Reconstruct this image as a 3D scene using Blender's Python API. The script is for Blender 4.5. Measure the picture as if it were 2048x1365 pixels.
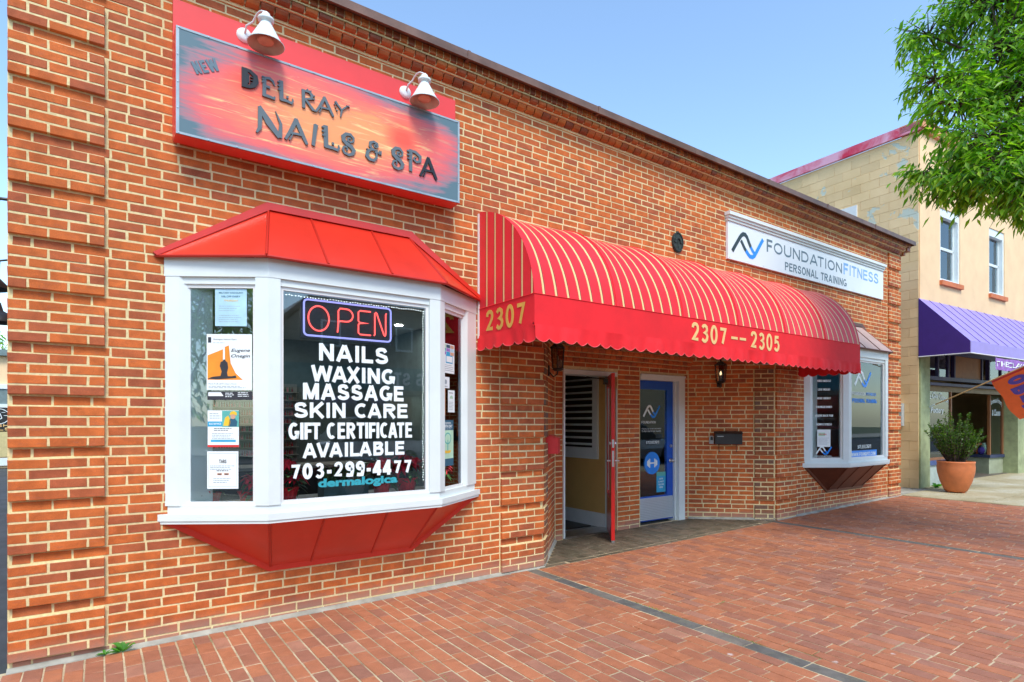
import bpy, math, random
from mathutils import Vector, Matrix
random.seed(7)
S = bpy.context.scene
COL = S.collection
for o in list(bpy.data.objects): bpy.data.objects.remove(o)
R = math.radians

# ------------------------------------------------------------ camera, sky, sun, exposure
F_PX = 1164.6
PHI = math.atan((2670-1024)/F_PX)
CX, CY, CZ = 0.48, -4.836, 1.529
cd = bpy.data.cameras.new('camera'); cam = bpy.data.objects.new('camera', cd); COL.objects.link(cam)
cam.location = (CX, CY, CZ); cam.rotation_euler = (R(90), 0, -(R(90)-PHI))
cd.sensor_width = 36; cd.lens = F_PX/2048*36; cd.shift_y = 159.5/2048
cd.clip_start = .05; cd.clip_end = 600
S.camera = cam
SUN_EL, SUN_AZ = 55, 200          # azimuth measured clockwise from +Y
world = bpy.data.worlds.new('World'); S.world = world; world.use_nodes = True
wn = world.node_tree; wn.nodes.clear()
wo = wn.nodes.new('ShaderNodeOutputWorld'); wb = wn.nodes.new('ShaderNodeBackground')
sky = wn.nodes.new('ShaderNodeTexSky'); sky.sky_type = 'NISHITA'; sky.sun_disc = False
sky.sun_elevation = R(SUN_EL); sky.sun_rotation = R(SUN_AZ); sky.air_density = 1.0; sky.dust_density = .8; sky.ozone_density = 0.4
wb.inputs[1].default_value = .15
tint = wn.nodes.new('ShaderNodeMix'); tint.data_type = 'RGBA'; tint.blend_type = 'MULTIPLY'; tint.inputs[0].default_value = 1; tint.inputs[7].default_value = (.97, 1.07, 1.10, 1)
wn.links.new(sky.outputs[0], tint.inputs[6]); wn.links.new(tint.outputs[2], wb.inputs[0]); wn.links.new(wb.outputs[0], wo.inputs[0])
sl = bpy.data.lights.new('sun', 'SUN'); sun = bpy.data.objects.new('sun', sl); COL.objects.link(sun)
sl.energy = 1.65; sl.angle = R(20); sl.color = (1, .95, .86)
sd = Vector((math.sin(R(SUN_AZ))*math.cos(R(SUN_EL)), math.cos(R(SUN_AZ))*math.cos(R(SUN_EL)), math.sin(R(SUN_EL))))
sun.rotation_euler = sd.to_track_quat('Z', 'Y').to_euler()
S.view_settings.view_transform = 'Standard'; S.view_settings.look = 'None'
S.view_settings.exposure = 1.08; S.view_settings.gamma = 1; S.view_settings.use_curve_mapping = False
S.render.engine = 'CYCLES'

AX = (math.cos(PHI), math.sin(PHI)); RX = (AX[1], -AX[0])
def project(p):
    dx, dy = p[0]-CX, p[1]-CY
    d = dx*AX[0]+dy*AX[1]
    if d < .1: return None
    return (1024+F_PX*(dx*RX[0]+dy*RX[1])/d, 842-F_PX*(p[2]-CZ)/d, d)
def gz(x): return -.057+.0117*max(-30, min(30, x))

# ------------------------------------------------------------ materials
def nodes(name):
    m = bpy.data.materials.new(name); m.use_nodes = True; nt = m.node_tree
    b = nt.nodes['Principled BSDF']
    return m, nt, b
def N(nt, t, **k):
    n = nt.nodes.new(t)
    for a, v in k.items(): setattr(n, a, v)
    return n
def ramp(nt, stops, interp='LINEAR'):
    r = N(nt, 'ShaderNodeValToRGB'); cr = r.color_ramp; cr.interpolation = interp
    while len(cr.elements) < len(stops): cr.elements.new(.5)
    for e, (p, c) in zip(cr.elements, stops):
        e.position = p; e.color = (*c, 1) if len(c) == 3 else c
    return r
def mix(nt, a, b, fac, blend='MIX'):
    m = N(nt, 'ShaderNodeMix', data_type='RGBA', blend_type=blend)
    for s, v in ((m.inputs[0], fac), (m.inputs[6], a), (m.inputs[7], b)):
        if hasattr(v, 'is_output') or hasattr(v, 'links'): nt.links.new(v, s)
        elif isinstance(v, (int, float)): s.default_value = v
        else: s.default_value = (*v, 1)
    return m.outputs[2]
def math_(nt, op, a, b=None, c=None):
    m = N(nt, 'ShaderNodeMath', operation=op)
    for i, v in enumerate((a, b, c)):
        if v is None: continue
        if isinstance(v, (int, float)): m.inputs[i].default_value = v
        else: nt.links.new(v, m.inputs[i])
    return m.outputs[0]
def noise(nt, vec, scale, detail=4, rough=.6, dist=0):
    n = N(nt, 'ShaderNodeTexNoise'); n.inputs['Scale'].default_value = scale; n.inputs['Detail'].default_value = detail
    n.inputs['Roughness'].default_value = rough; n.inputs['Distortion'].default_value = dist
    nt.links.new(vec, n.inputs['Vector']); return n
def bump(nt, b, h, strength=.3, dist=.01):
    bp = N(nt, 'ShaderNodeBump'); bp.inputs['Strength'].default_value = strength; bp.inputs['Distance'].default_value = dist
    nt.links.new(h, bp.inputs['Height']); nt.links.new(bp.outputs[0], b.inputs['Normal'])
def coords(nt, kind='position'):
    if kind == 'position': return N(nt, 'ShaderNodeNewGeometry').outputs['Position']
    return N(nt, 'ShaderNodeTexCoord').outputs[kind]
def simple(name, col, rough=.5, metal=0, var=.12, scale=6, bmp=.1, bscale=60, spec=.5, coat=0, bdist=.004):
    m, nt, b = nodes(name)
    v = coords(nt)
    n = noise(nt, v, scale, 5); d = tuple(c*(1-var*1.6) for c in col); l = tuple(min(1, c*(1+var)) for c in col)
    r = ramp(nt, [(.3, d), (.7, l)]); nt.links.new(n.outputs[0], r.inputs[0]); nt.links.new(r.outputs[0], b.inputs['Base Color'])
    b.inputs['Roughness'].default_value = rough; b.inputs['Metallic'].default_value = metal
    b.inputs['Specular IOR Level'].default_value = spec; b.inputs['Coat Weight'].default_value = coat
    if bmp:
        n2 = noise(nt, v, bscale, 6); bump(nt, b, n2.outputs[0], bmp, bdist)
    return m
def emit(name, col, s):
    m, nt, b = nodes(name); b.inputs['Base Color'].default_value = (*col, 1)
    b.inputs['Emission Color'].default_value = (*col, 1); b.inputs['Emission Strength'].default_value = s; return m

def brick_mat(name, stops, blot=(.5, .3, .22), rough=.8, white=.12, grime=None, lo=.78, hi=1.14, blotk=.4, spots=None):
    m, nt, b = nodes(name)
    g = N(nt, 'ShaderNodeNewGeometry'); oi = N(nt, 'ShaderNodeObjectInfo')
    r = math_(nt, 'FRACT', math_(nt, 'ADD', g.outputs['Random Per Island'], oi.outputs['Random']))
    cr = ramp(nt, stops); nt.links.new(r, cr.inputs[0])
    pos = g.outputs['Position']
    n1 = noise(nt, pos, 9, 5, .6, .4)
    a1 = ramp(nt, [(.35, (lo,)*3), (.65, (hi,)*3)]); nt.links.new(n1.outputs[0], a1.inputs[0])
    c = mix(nt, cr.outputs[0], a1.outputs[0], 1, 'MULTIPLY')
    mp = N(nt, 'ShaderNodeMapping'); mp.inputs['Scale'].default_value = (1, 1, 3.2); nt.links.new(pos, mp.inputs[0])
    n2 = noise(nt, mp.outputs[0], 14, 6, .7, .6)
    a2 = ramp(nt, [(.54, (0, 0, 0)), (.66, (1, 1, 1))]); nt.links.new(n2.outputs[0], a2.inputs[0])
    c = mix(nt, c, blot, math_(nt, 'MULTIPLY', a2.outputs[0], blotk))
    n3 = noise(nt, pos, 3.1, 8, .75); a3 = ramp(nt, [(.68, (0, 0, 0)), (.8, (1, 1, 1))]); nt.links.new(n3.outputs[0], a3.inputs[0])
    c = mix(nt, c, (.62, .56, .5), math_(nt, 'MULTIPLY', a3.outputs[0], white*3))
    n5 = noise(nt, pos, 260, 2, .5); a5 = ramp(nt, [(.3, (.8, .8, .8)), (.7, (1.12, 1.12, 1.12))]); nt.links.new(n5.outputs[0], a5.inputs[0])
    c = mix(nt, c, a5.outputs[0], 1, 'MULTIPLY')
    nb = noise(nt, pos, .55, 7, .7); ab = ramp(nt, [(.38, (.92, .91, .90)), (.6, (1.05, 1.05, 1.05))]); nt.links.new(nb.outputs[0], ab.inputs[0])
    c = mix(nt, c, ab.outputs[0], 1, 'MULTIPLY')
    if spots:                                         # old gum and droppings trodden into the pavement
        vo = N(nt, 'ShaderNodeTexVoronoi'); vo.inputs['Scale'].default_value = 2.3; nw = noise(nt, pos, 30, 3)
        va = N(nt, 'ShaderNodeVectorMath', operation='MULTIPLY_ADD'); nt.links.new(nw.outputs['Color'], va.inputs[0]); va.inputs[1].default_value = (.05, .05, 0); nt.links.new(pos, va.inputs[2]); nt.links.new(va.outputs[0], vo.inputs['Vector'])
        sp = ramp(nt, [(.035, (1, 1, 1)), (.055, (0, 0, 0))]); nt.links.new(vo.outputs['Distance'], sp.inputs[0])
        sel = math_(nt, 'GREATER_THAN', N(nt, 'ShaderNodeSeparateColor').outputs[0], .5) if False else None
        sc_ = N(nt, 'ShaderNodeSeparateColor'); nt.links.new(vo.outputs['Color'], sc_.inputs[0])
        c = mix(nt, c, spots, math_(nt, 'MULTIPLY', sp.outputs[0], math_(nt, 'MULTIPLY', math_(nt, 'GREATER_THAN', sc_.outputs[0], .55), .6)))
    if grime:                                         # splash-back dirt along the foot of the wall
        sx = N(nt, 'ShaderNodeSeparateXYZ'); nt.links.new(pos, sx.inputs[0])
        h = math_(nt, 'SUBTRACT', sx.outputs[2], math_(nt, 'MULTIPLY', sx.outputs[0], .0117))
        h = math_(nt, 'ADD', h, math_(nt, 'MULTIPLY', n1.outputs[0], .07))
        a4 = ramp(nt, [(.02, (1, 1, 1)), (.14, (0, 0, 0))]); nt.links.new(h, a4.inputs[0])
        c = mix(nt, c, grime, math_(nt, 'MULTIPLY', a4.outputs[0], .55))
    nt.links.new(c, b.inputs['Base Color']); b.inputs['Roughness'].default_value = rough
    b.inputs['Specular IOR Level'].default_value = .3
    n4 = noise(nt, mp.outputs[0], 120, 8, .7); hh = math_(nt, 'ADD', n4.outputs[0], math_(nt, 'MULTIPLY', n2.outputs[0], .8))
    bump(nt, b, hh, .5, .004)
    return m
BR = [(0, (.55, .130, .030)), (.3, (.60, .150, .036)), (.55, (.54, .128, .032)), (.82, (.44, .112, .042)), (.95, (.38, .095, .040)), (1, (.52, .15, .045))]
M = {}
M['brick'] = brick_mat('red_brick', BR, (.38, .125, .07), white=.09, grime=(.36, .27, .22))
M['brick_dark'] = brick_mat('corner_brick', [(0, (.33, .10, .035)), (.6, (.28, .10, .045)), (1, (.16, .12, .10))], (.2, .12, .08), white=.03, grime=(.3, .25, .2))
M['brick_molded'] = brick_mat('molded_brick', [(0, (.46, .15, .035)), (.5, (.40, .11, .03)), (.8, (.30, .085, .03)), (1, (.20, .065, .035))], (.20, .08, .04), rough=.45, white=0)
M['brick_far'] = simple('plain_brick', (.34, .12, .07), .9)
PV = [(0, (.38, .140, .070)), (.3, (.43, .158, .076)), (.6, (.35, .132, .072)), (.85, (.30, .13, .085)), (1, (.41, .19, .12))]
M['paver'] = brick_mat('paver', PV, (.36, .18, .12), rough=.6, white=.16, lo=.88, hi=1.08, blotk=.25, spots=(.62, .58, .55))
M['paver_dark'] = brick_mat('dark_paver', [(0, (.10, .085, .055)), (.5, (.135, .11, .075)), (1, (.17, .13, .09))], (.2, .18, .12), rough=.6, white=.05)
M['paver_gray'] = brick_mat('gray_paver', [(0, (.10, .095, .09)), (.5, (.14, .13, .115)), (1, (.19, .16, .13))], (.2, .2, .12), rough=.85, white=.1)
def mortar(name, col, dark, green=None):
    m, nt, b = nodes(name); v = coords(nt)
    n = noise(nt, v, 2.2, 6, .6); r = ramp(nt, [(.3, dark), (.62, col)]); nt.links.new(n.outputs[0], r.inputs[0]); c = r.outputs[0]
    n2 = noise(nt, v, 45, 5); c = mix(nt, c, (.5, .5, .5), .35, 'MULTIPLY') if False else c
    r2 = ramp(nt, [(.3, (.8, .8, .8)), (.7, (1.1, 1.1, 1.1))]); nt.links.new(n2.outputs[0], r2.inputs[0]); c = mix(nt, c, r2.outputs[0], 1, 'MULTIPLY')
    if green:
        n3 = noise(nt, v, 1.3, 7, .75); r3 = ramp(nt, [(.6, (0, 0, 0)), (.7, (1, 1, 1))]); nt.links.new(n3.outputs[0], r3.inputs[0])
        c = mix(nt, c, green, r3.outputs[0])
    nt.links.new(c, b.inputs['Base Color']); b.inputs['Roughness'].default_value = .95; b.inputs['Specular IOR Level'].default_value = .2
    n4 = noise(nt, v, 180, 5); bump(nt, b, n4.outputs[0], .6, .003); return m
M['mortar'] = mortar('cream_mortar', (.78, .65, .36), (.66, .53, .28))
M['sand'] = mortar('joint_sand', (.58, .48, .31), (.24, .17, .10), (.10, .12, .03))
M['white'] = simple('white_paint', (.70, .765, .76), .42, var=.035, scale=3, bmp=.12, bscale=25)
M['white_trim'] = simple('white_trim', (.74, .75, .74), .5, var=.05, scale=3)
M['red_metal'] = simple('red_painted_metal', (.62, .030, .014), .34, var=.08, scale=2.5, bmp=.16, bscale=5, coat=.12)
M['red_seam'] = simple('red_metal_seam', (.46, .02, .01), .35, var=.06)
M['copper'] = simple('brown_metal', (.13, .035, .016), .42, metal=.3, var=.12)
M['roof_pink'] = simple('weathered_metal', (.52, .36, .31), .5, var=.1, scale=4)
M['red_board'] = simple('red_board', (.74, .05, .045), .38, var=.08, scale=1.5, bmp=.15, bscale=3)
M['red_door'] = simple('red_door_paint', (.62, .01, .008), .3, var=.05, coat=.3)
M['dark_red'] = simple('dark_red_paint', (.2, .02, .012), .5)
M['blue_door'] = simple('blue_door_paint', (.003, .085, .50), .3, var=.08)
M['black'] = simple('black_metal', (.018, .018, .018), .4, var=.2)
M['gray_letter'] = simple('gray_letter', (.11, .14, .155), .4, var=.05)
M['black_letter'] = simple('black_letter', (.012, .012, .012), .35)
M['vinyl'] = simple('white_vinyl', (.80, .88, .88), .5, var=.02, bmp=0)
M['teal_vinyl'] = simple('teal_vinyl', (.03, .33, .40), .5, var=.02, bmp=0)
M['gold'] = simple('gold_paint', (.72, .38, .07), .5, var=.06)
M['cream'] = simple('cream_paint', (.80, .52, .20), .5, var=.04)
M['sign_white'] = simple('sign_panel', (.74, .80, .84), .3, var=.03, scale=1.2, bmp=.05)
M['sign_gray'] = simple('sign_gray', (.11, .17, .21), .4, var=.03, bmp=0)
M['sign_blue'] = simple('sign_blue', (.20, .42, .74), .4, var=.15, scale=2, bmp=0)
M['bright_blue'] = simple('bright_blue', (.01, .25, .85), .4, var=.1, bmp=0)
M['logo_black'] = simple('logo_dark', (.015, .03, .03), .4, bmp=0)
M['bronze'] = simple('bronze', (.045, .06, .055), .6, metal=.4, var=.3, scale=30, bmp=.5)
M['steel'] = simple('steel', (.55, .55, .55), .3, metal=1)
M['cap'] = simple('roof_cap_metal', (.19, .105, .075), .45, metal=.35, var=.25, scale=3)
M['asphalt'] = simple('asphalt', (.045, .052, .06), .85, var=.25, scale=2, bmp=.5, bscale=120)
M['yellow_stucco'] = simple('yellow_painted_stucco', (.82, .57, .33), .75, var=.06, scale=2, bmp=.35, bscale=30)
M['yellow_wall'] = simple('interior_yellow', (.66, .40, .13), .7, var=.03)
M['green_paint'] = simple('pale_green_paint', (.33, .38, .20), .6, var=.2, scale=5)
M['purple'] = simple('purple_canvas', (.30, .23, .60), .42, var=.05)  # awning purple made paler: sky reflection on the roof painted into the colour
M['purple_end'] = simple('purple_canvas_shaded', (.055, .018, .21), .7, var=.05)  # same awning purple, with the darker shade of its end painted in
M['purple_trim'] = simple('purple_trim', (.03, .025, .10), .5)
M['terracotta'] = simple('terracotta', (.58, .17, .055), .6, var=.12, scale=5, bmp=.25, bscale=90)
M['soil'] = simple('soil', (.05, .03, .02), .95)
M['orange_sill'] = simple('orange_sill', (.60, .17, .06), .7)
M['coping'] = None
M['gray_siding'] = simple('gray_siding', (.22, .22, .20), .8)
M['teal'] = simple('teal_fascia', (.02, .16, .20), .6)
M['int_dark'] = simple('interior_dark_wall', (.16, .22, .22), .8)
M['int_mid'] = simple('interior_pale_wall', (.34, .36, .34), .8)
M['floor_int'] = simple('interior_floor', (.12, .10, .08), .5)
M['bark'] = simple('bark', (.09, .06, .045), .9, var=.4, scale=20, bmp=.8, bscale=40)
M['paper'] = simple('paper', (.78, .84, .86), .6, var=.02, bmp=0)
M['paper_blue'] = simple('paper_blue', (.42, .66, .80), .6, var=.12, scale=6, bmp=0)
M['ink'] = simple('ink', (.03, .03, .04), .6, bmp=0)
M['ink_soft'] = simple('pale_ink', (.30, .36, .40), .6, bmp=0)
M['ink_blue'] = simple('blue_ink', (.03, .36, .62), .6, bmp=0)
M['ink_red'] = simple('red_ink', (.65, .03, .03), .6, bmp=0)
M['ink_orange'] = simple('orange_ink', (.82, .28, .02), .6, bmp=0)
M['ink_yellow'] = simple('yellow_ink', (.85, .5, .03), .6, bmp=0)
M['ink_navy'] = simple('navy_ink', (.02, .10, .17), .6, bmp=0)
M['ink_teal'] = simple('teal_ink', (.10, .42, .38), .6, bmp=0)
M['ink_mint'] = simple('mint_ink', (.45, .68, .50), .6, bmp=0)
M['skin'] = simple('printed_skin', (.6, .35, .24), .6, bmp=0)
M['foil'] = simple('red_foil', (.82, .02, .03), .3, metal=.1, var=.2, scale=30, bmp=.8, bscale=40)
M['bract'] = simple('red_bract', (.80, .012, .035), .5, var=.3, scale=20, bmp=.2)
M['leaf_in'] = simple('house_plant_leaf', (.04, .12, .02), .5, var=.3)
M['orange_flag'] = simple('orange_flag', (.85, .13, .03), .8, var=.06)
M['flag_red'] = simple('flag_red', (.5, .02, .03), .8)
M['flag_purple'] = simple('flag_purple', (.10, .06, .40), .8)
M['wood'] = simple('wood_pole', (.52, .32, .14), .6)
M['banner'] = simple('banner_purple', (.32, .16, .50), .8, var=.25, scale=9)
M['canvas_red'] = simple('red_canvas', (.80, .010, .018), .75, var=.09, scale=2, bmp=.2, bscale=4, bdist=.02)
M['pink_edge'] = simple('red_piping', (.85, .12, .13), .7)
M['pebble'] = simple('utility_gray', (.42, .45, .45), .5)

def leaf_mat(name, a, b_, c):
    m, nt, b = nodes(name)
    g = N(nt, 'ShaderNodeNewGeometry'); oi = N(nt, 'ShaderNodeObjectInfo')
    r = math_(nt, 'FRACT', math_(nt, 'ADD', g.outputs['Random Per Island'], oi.outputs['Random']))
    cr = ramp(nt, [(0, a), (.5, b_), (1, c)]); nt.links.new(r, cr.inputs[0])
    nt.links.new(cr.outputs[0], b.inputs['Base Color']); b.inputs['Roughness'].default_value = .45
    tr = N(nt, 'ShaderNodeBsdfTranslucent'); tc = mix(nt, cr.outputs[0], (1.6, 2.0, .5), 1, 'MULTIPLY'); nt.links.new(tc, tr.inputs[0])
    ms = N(nt, 'ShaderNodeMixShader'); ms.inputs[0].default_value = .45
    nt.links.new(b.outputs[0], ms.inputs[1]); nt.links.new(tr.outputs[0], ms.inputs[2])
    nt.links.new(ms.outputs[0], nt.nodes['Material Output'].inputs[0]); return m
M['leaf'] = leaf_mat('tree_leaf', (.05, .15, .010), (.14, .32, .016), (.34, .50, .04))
M['leaf_dark'] = leaf_mat('shrub_leaf', (.03, .08, .012), (.055, .12, .015), (.13, .20, .025))
M['leaf_weed'] = leaf_mat('weed_leaf', (.05, .2, .02), (.08, .28, .03), (.1, .34, .04))

def glass_mat(name, tint, base=.03, k=1.35):
    m, nt, b = nodes(name); nt.nodes.remove(b)
    t = N(nt, 'ShaderNodeBsdfTransparent'); t.inputs[0].default_value = (*tint, 1)
    g = N(nt, 'ShaderNodeBsdfGlossy'); g.inputs['Roughness'].default_value = .0; g.inputs[0].default_value = (.9, .97, 1, 1)
    f = N(nt, 'ShaderNodeFresnel'); f.inputs[0].default_value = 1.5
    fac = math_(nt, 'MULTIPLY_ADD', f.outputs[0], k, base)
    fac = math_(nt, 'MINIMUM', fac, 1.0)
    ms = N(nt, 'ShaderNodeMixShader'); nt.links.new(fac, ms.inputs[0]); nt.links.new(t.outputs[0], ms.inputs[1]); nt.links.new(g.outputs[0], ms.inputs[2])
    nt.links.new(ms.outputs[0], nt.nodes['Material Output'].inputs[0]); return m
M['glass'] = glass_mat('window_glass', (.97, .995, .99), .035, 1.15)
M['lamp_glass'] = glass_mat('smoky_glass', (.55, .5, .4), .03, 1)

def canvas(name, axis, origin, pitch, frac):
    m, nt, b = nodes(name); pos = coords(nt); sx = N(nt, 'ShaderNodeSeparateXYZ'); nt.links.new(pos, sx.inputs[0])
    f = math_(nt, 'FRACT', math_(nt, 'DIVIDE', math_(nt, 'SUBTRACT', sx.outputs[axis], origin), pitch))
    stripe = math_(nt, 'LESS_THAN', f, frac); edge = math_(nt, 'LESS_THAN', f, frac*1.3); edge2 = math_(nt, 'GREATER_THAN', f, .985)
    n = noise(nt, pos, 1.6, 7, .7); r = ramp(nt, [(.3, (.62, .006, .014)), (.7, (.80, .014, .026))]); nt.links.new(n.outputs[0], r.inputs[0])
    c = mix(nt, r.outputs[0], (.05, .01, .012), math_(nt, 'MAXIMUM', edge, edge2))
    c = mix(nt, c, (.78, .52, .22), stripe)
    nt.links.new(c, b.inputs['Base Color']); b.inputs['Roughness'].default_value = .55
    b.inputs['Sheen Weight'].default_value = .15; b.inputs['Sheen Roughness'].default_value = .4; b.inputs['Sheen Tint'].default_value = (1, .75, .8, 1)
    n2 = noise(nt, pos, 5, 5); bump(nt, b, n2.outputs[0], .25, .012); return m
M['canvas_roof'] = canvas('striped_canvas_roof', 0, 3.590, .1397, .165)
M['canvas_end'] = canvas('striped_canvas_end', 1, -1.018, .1425, .15)

def sunset():
    m, nt, b = nodes('printed_sunset'); v = coords(nt, 'Generated')
    mp = N(nt, 'ShaderNodeMapping'); mp.inputs['Location'].default_value = (-.49, 0, -.47); mp.inputs['Scale'].default_value = (1.0, 0, 1.0)
    nt.links.new(v, mp.inputs[0])
    ns = noise(nt, v, 2.2, 5, .6, .3); off = N(nt, 'ShaderNodeVectorMath', operation='MULTIPLY_ADD')
    nt.links.new(ns.outputs['Color'], off.inputs[0]); off.inputs[1].default_value = (.34, 0, .52); nt.links.new(mp.outputs[0], off.inputs[2])
    sx = N(nt, 'ShaderNodeSeparateXYZ'); nt.links.new(off.outputs[0], sx.inputs[0])
    gx = math_(nt, 'POWER', math_(nt, 'ABSOLUTE', math_(nt, 'MULTIPLY', math_(nt, 'SUBTRACT', sx.outputs[0], .17), 2.15)), 2.6)
    gz_ = math_(nt, 'POWER', math_(nt, 'ABSOLUTE', math_(nt, 'MULTIPLY', math_(nt, 'SUBTRACT', sx.outputs[2], .26), 2.0)), 2.4)
    rr = math_(nt, 'MULTIPLY', math_(nt, 'ADD', gx, gz_), .66)
    st = N(nt, 'ShaderNodeMapping'); st.inputs['Scale'].default_value = (3, 1, 14); st.inputs['Rotation'].default_value = (0, R(14), 0); nt.links.new(v, st.inputs[0])
    n = noise(nt, st.outputs[0], 1.6, 7, .65, .8)
    fac = math_(nt, 'ADD', rr, math_(nt, 'MULTIPLY', math_(nt, 'SUBTRACT', n.outputs[0], .5), .85))
    r = ramp(nt, [(0, (.90, .32, .11)), (.16, (.88, .20, .11)), (.40, (.84, .13, .11)), (.62, (.66, .13, .14)), (.84, (.28, .19, .22)), (.97, (.10, .17, .20))])
    nt.links.new(fac, r.inputs[0]); c = r.outputs[0]
    hi = ramp(nt, [(.53, (0, 0, 0)), (.68, (1, 1, 1))]); nt.links.new(n.outputs[0], hi.inputs[0])
    near = ramp(nt, [(.25, (1, 1, 1)), (.6, (0, 0, 0))]); nt.links.new(rr, near.inputs[0])
    c = mix(nt, c, (.98, .72, .28), math_(nt, 'MULTIPLY', hi.outputs[0], near.outputs[0]))
    # two deep orange suns printed on the sheet
    for (px, pz, rad) in ((.205, .66, .085), (.755, .57, .08)):
        sp = N(nt, 'ShaderNodeMapping'); sp.inputs['Location'].default_value = (-px, 0, -pz*.38); sp.inputs['Scale'].default_value = (1, 0, .38)
        nt.links.new(v, sp.inputs[0]); ln = N(nt, 'ShaderNodeVectorMath', operation='LENGTH'); nt.links.new(sp.outputs[0], ln.inputs[0])
        d = math_(nt, 'ADD', ln.outputs['Value'], math_(nt, 'MULTIPLY', math_(nt, 'SUBTRACT', ns.outputs[0], .5), .08))
        rs = ramp(nt, [(rad*.25, (1, 1, 1)), (rad, (0, 0, 0))]); nt.links.new(d, rs.inputs[0])
        c = mix(nt, c, (.85, .07, .035), math_(nt, 'MULTIPLY', rs.outputs[0], .85))
    nt.links.new(c, b.inputs['Base Color']); b.inputs['Roughness'].default_value = .35
    n2 = noise(nt, coords(nt), 2.5, 3); bump(nt, b, n2.outputs[0], .1, .01); return m
M['sunset'] = sunset()

def coping():
    m, nt, b = nodes('faded_red_coping'); v = coords(nt); n = noise(nt, v, 1.6, 5, .6, .5)
    r = ramp(nt, [(.42, (.62, .015, .06)), (.62, (.75, .38, .50))]); nt.links.new(n.outputs[0], r.inputs[0]); nt.links.new(r.outputs[0], b.inputs['Base Color']); return m
M['coping'] = coping()
def peeling():
    m, nt, b = nodes('peeling_yellow_blockwork'); v = coords(nt)
    g = N(nt, 'ShaderNodeNewGeometry')
    n0 = noise(nt, v, 1.2, 5); r = ramp(nt, [(.3, (.72, .50, .25)), (.7, (.84, .61, .34))]); nt.links.new(n0.outputs[0], r.inputs[0])
    ri = ramp(nt, [(0, (.92, .92, .92)), (1, (1.06, 1.06, 1.06))]); nt.links.new(g.outputs['Random Per Island'], ri.inputs[0])
    c = mix(nt, r.outputs[0], ri.outputs[0], 1, 'MULTIPLY')
    mp = N(nt, 'ShaderNodeMapping'); mp.inputs['Location'].default_value = (0, 3.3, 1.9); nt.links.new(v, mp.inputs[0])
    n = noise(nt, mp.outputs[0], .95, 9, .62, .3)
    sx = N(nt, 'ShaderNodeSeparateXYZ'); nt.links.new(v, sx.inputs[0])
    hb = ramp(nt, [(.45, (0, 0, 0)), (.58, (1, 1, 1))]); nt.links.new(math_(nt, 'DIVIDE', sx.outputs[2], 8), hb.inputs[0])
    k = math_(nt, 'ADD', n.outputs[0], math_(nt, 'MULTIPLY', hb.outputs[0], .07))
    p = ramp(nt, [(.655, (0, 0, 0)), (.67, (1, 1, 1))]); nt.links.new(k, p.inputs[0])
    c = mix(nt, c, (.56, .60, .50), p.outputs[0])
    nt.links.new(c, b.inputs['Base Color']); b.inputs['Roughness'].default_value = .85
    bump(nt, b, math_(nt, 'SUBTRACT', noise(nt, v, 40, 5).outputs[0], p.outputs[0]), .5, .008); return m
M['peeling'] = peeling()
def concrete():
    m, nt, b = nodes('old_concrete'); v = coords(nt)
    n = noise(nt, v, 1.1, 7, .65); r = ramp(nt, [(.3, (.30, .24, .12)), (.5, (.43, .38, .24)), (.7, (.55, .53, .42))]); nt.links.new(n.outputs[0], r.inputs[0])
    n2 = noise(nt, v, 60, 4); r2 = ramp(nt, [(.35, (.75, .75, .75)), (.7, (1.15, 1.15, 1.15))]); nt.links.new(n2.outputs[0], r2.inputs[0])
    c = mix(nt, r.outputs[0], r2.outputs[0], 1, 'MULTIPLY'); nt.links.new(c, b.inputs['Base Color']); b.inputs['Roughness'].default_value = .9
    bump(nt, b, n2.outputs[0], .4, .004); return m
M['concrete'] = concrete()
M['concrete_gray'] = simple('gray_concrete', (.34, .33, .28), .9, var=.25, scale=5, bmp=.5, bscale=80)
def tread():
    m, nt, b = nodes('tread_plate'); v = coords(nt); b.inputs['Metallic'].default_value = .9; b.inputs['Roughness'].default_value = .35
    b.inputs['Base Color'].default_value = (.62, .64, .66, 1); w = N(nt, 'ShaderNodeTexVoronoi'); w.inputs['Scale'].default_value = 42; w.inputs['Randomness'].default_value = 0; nt.links.new(v, w.inputs['Vector'])
    bump(nt, b, w.outputs['Distance'], 1, .01); return m
M['tread'] = tread()

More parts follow.
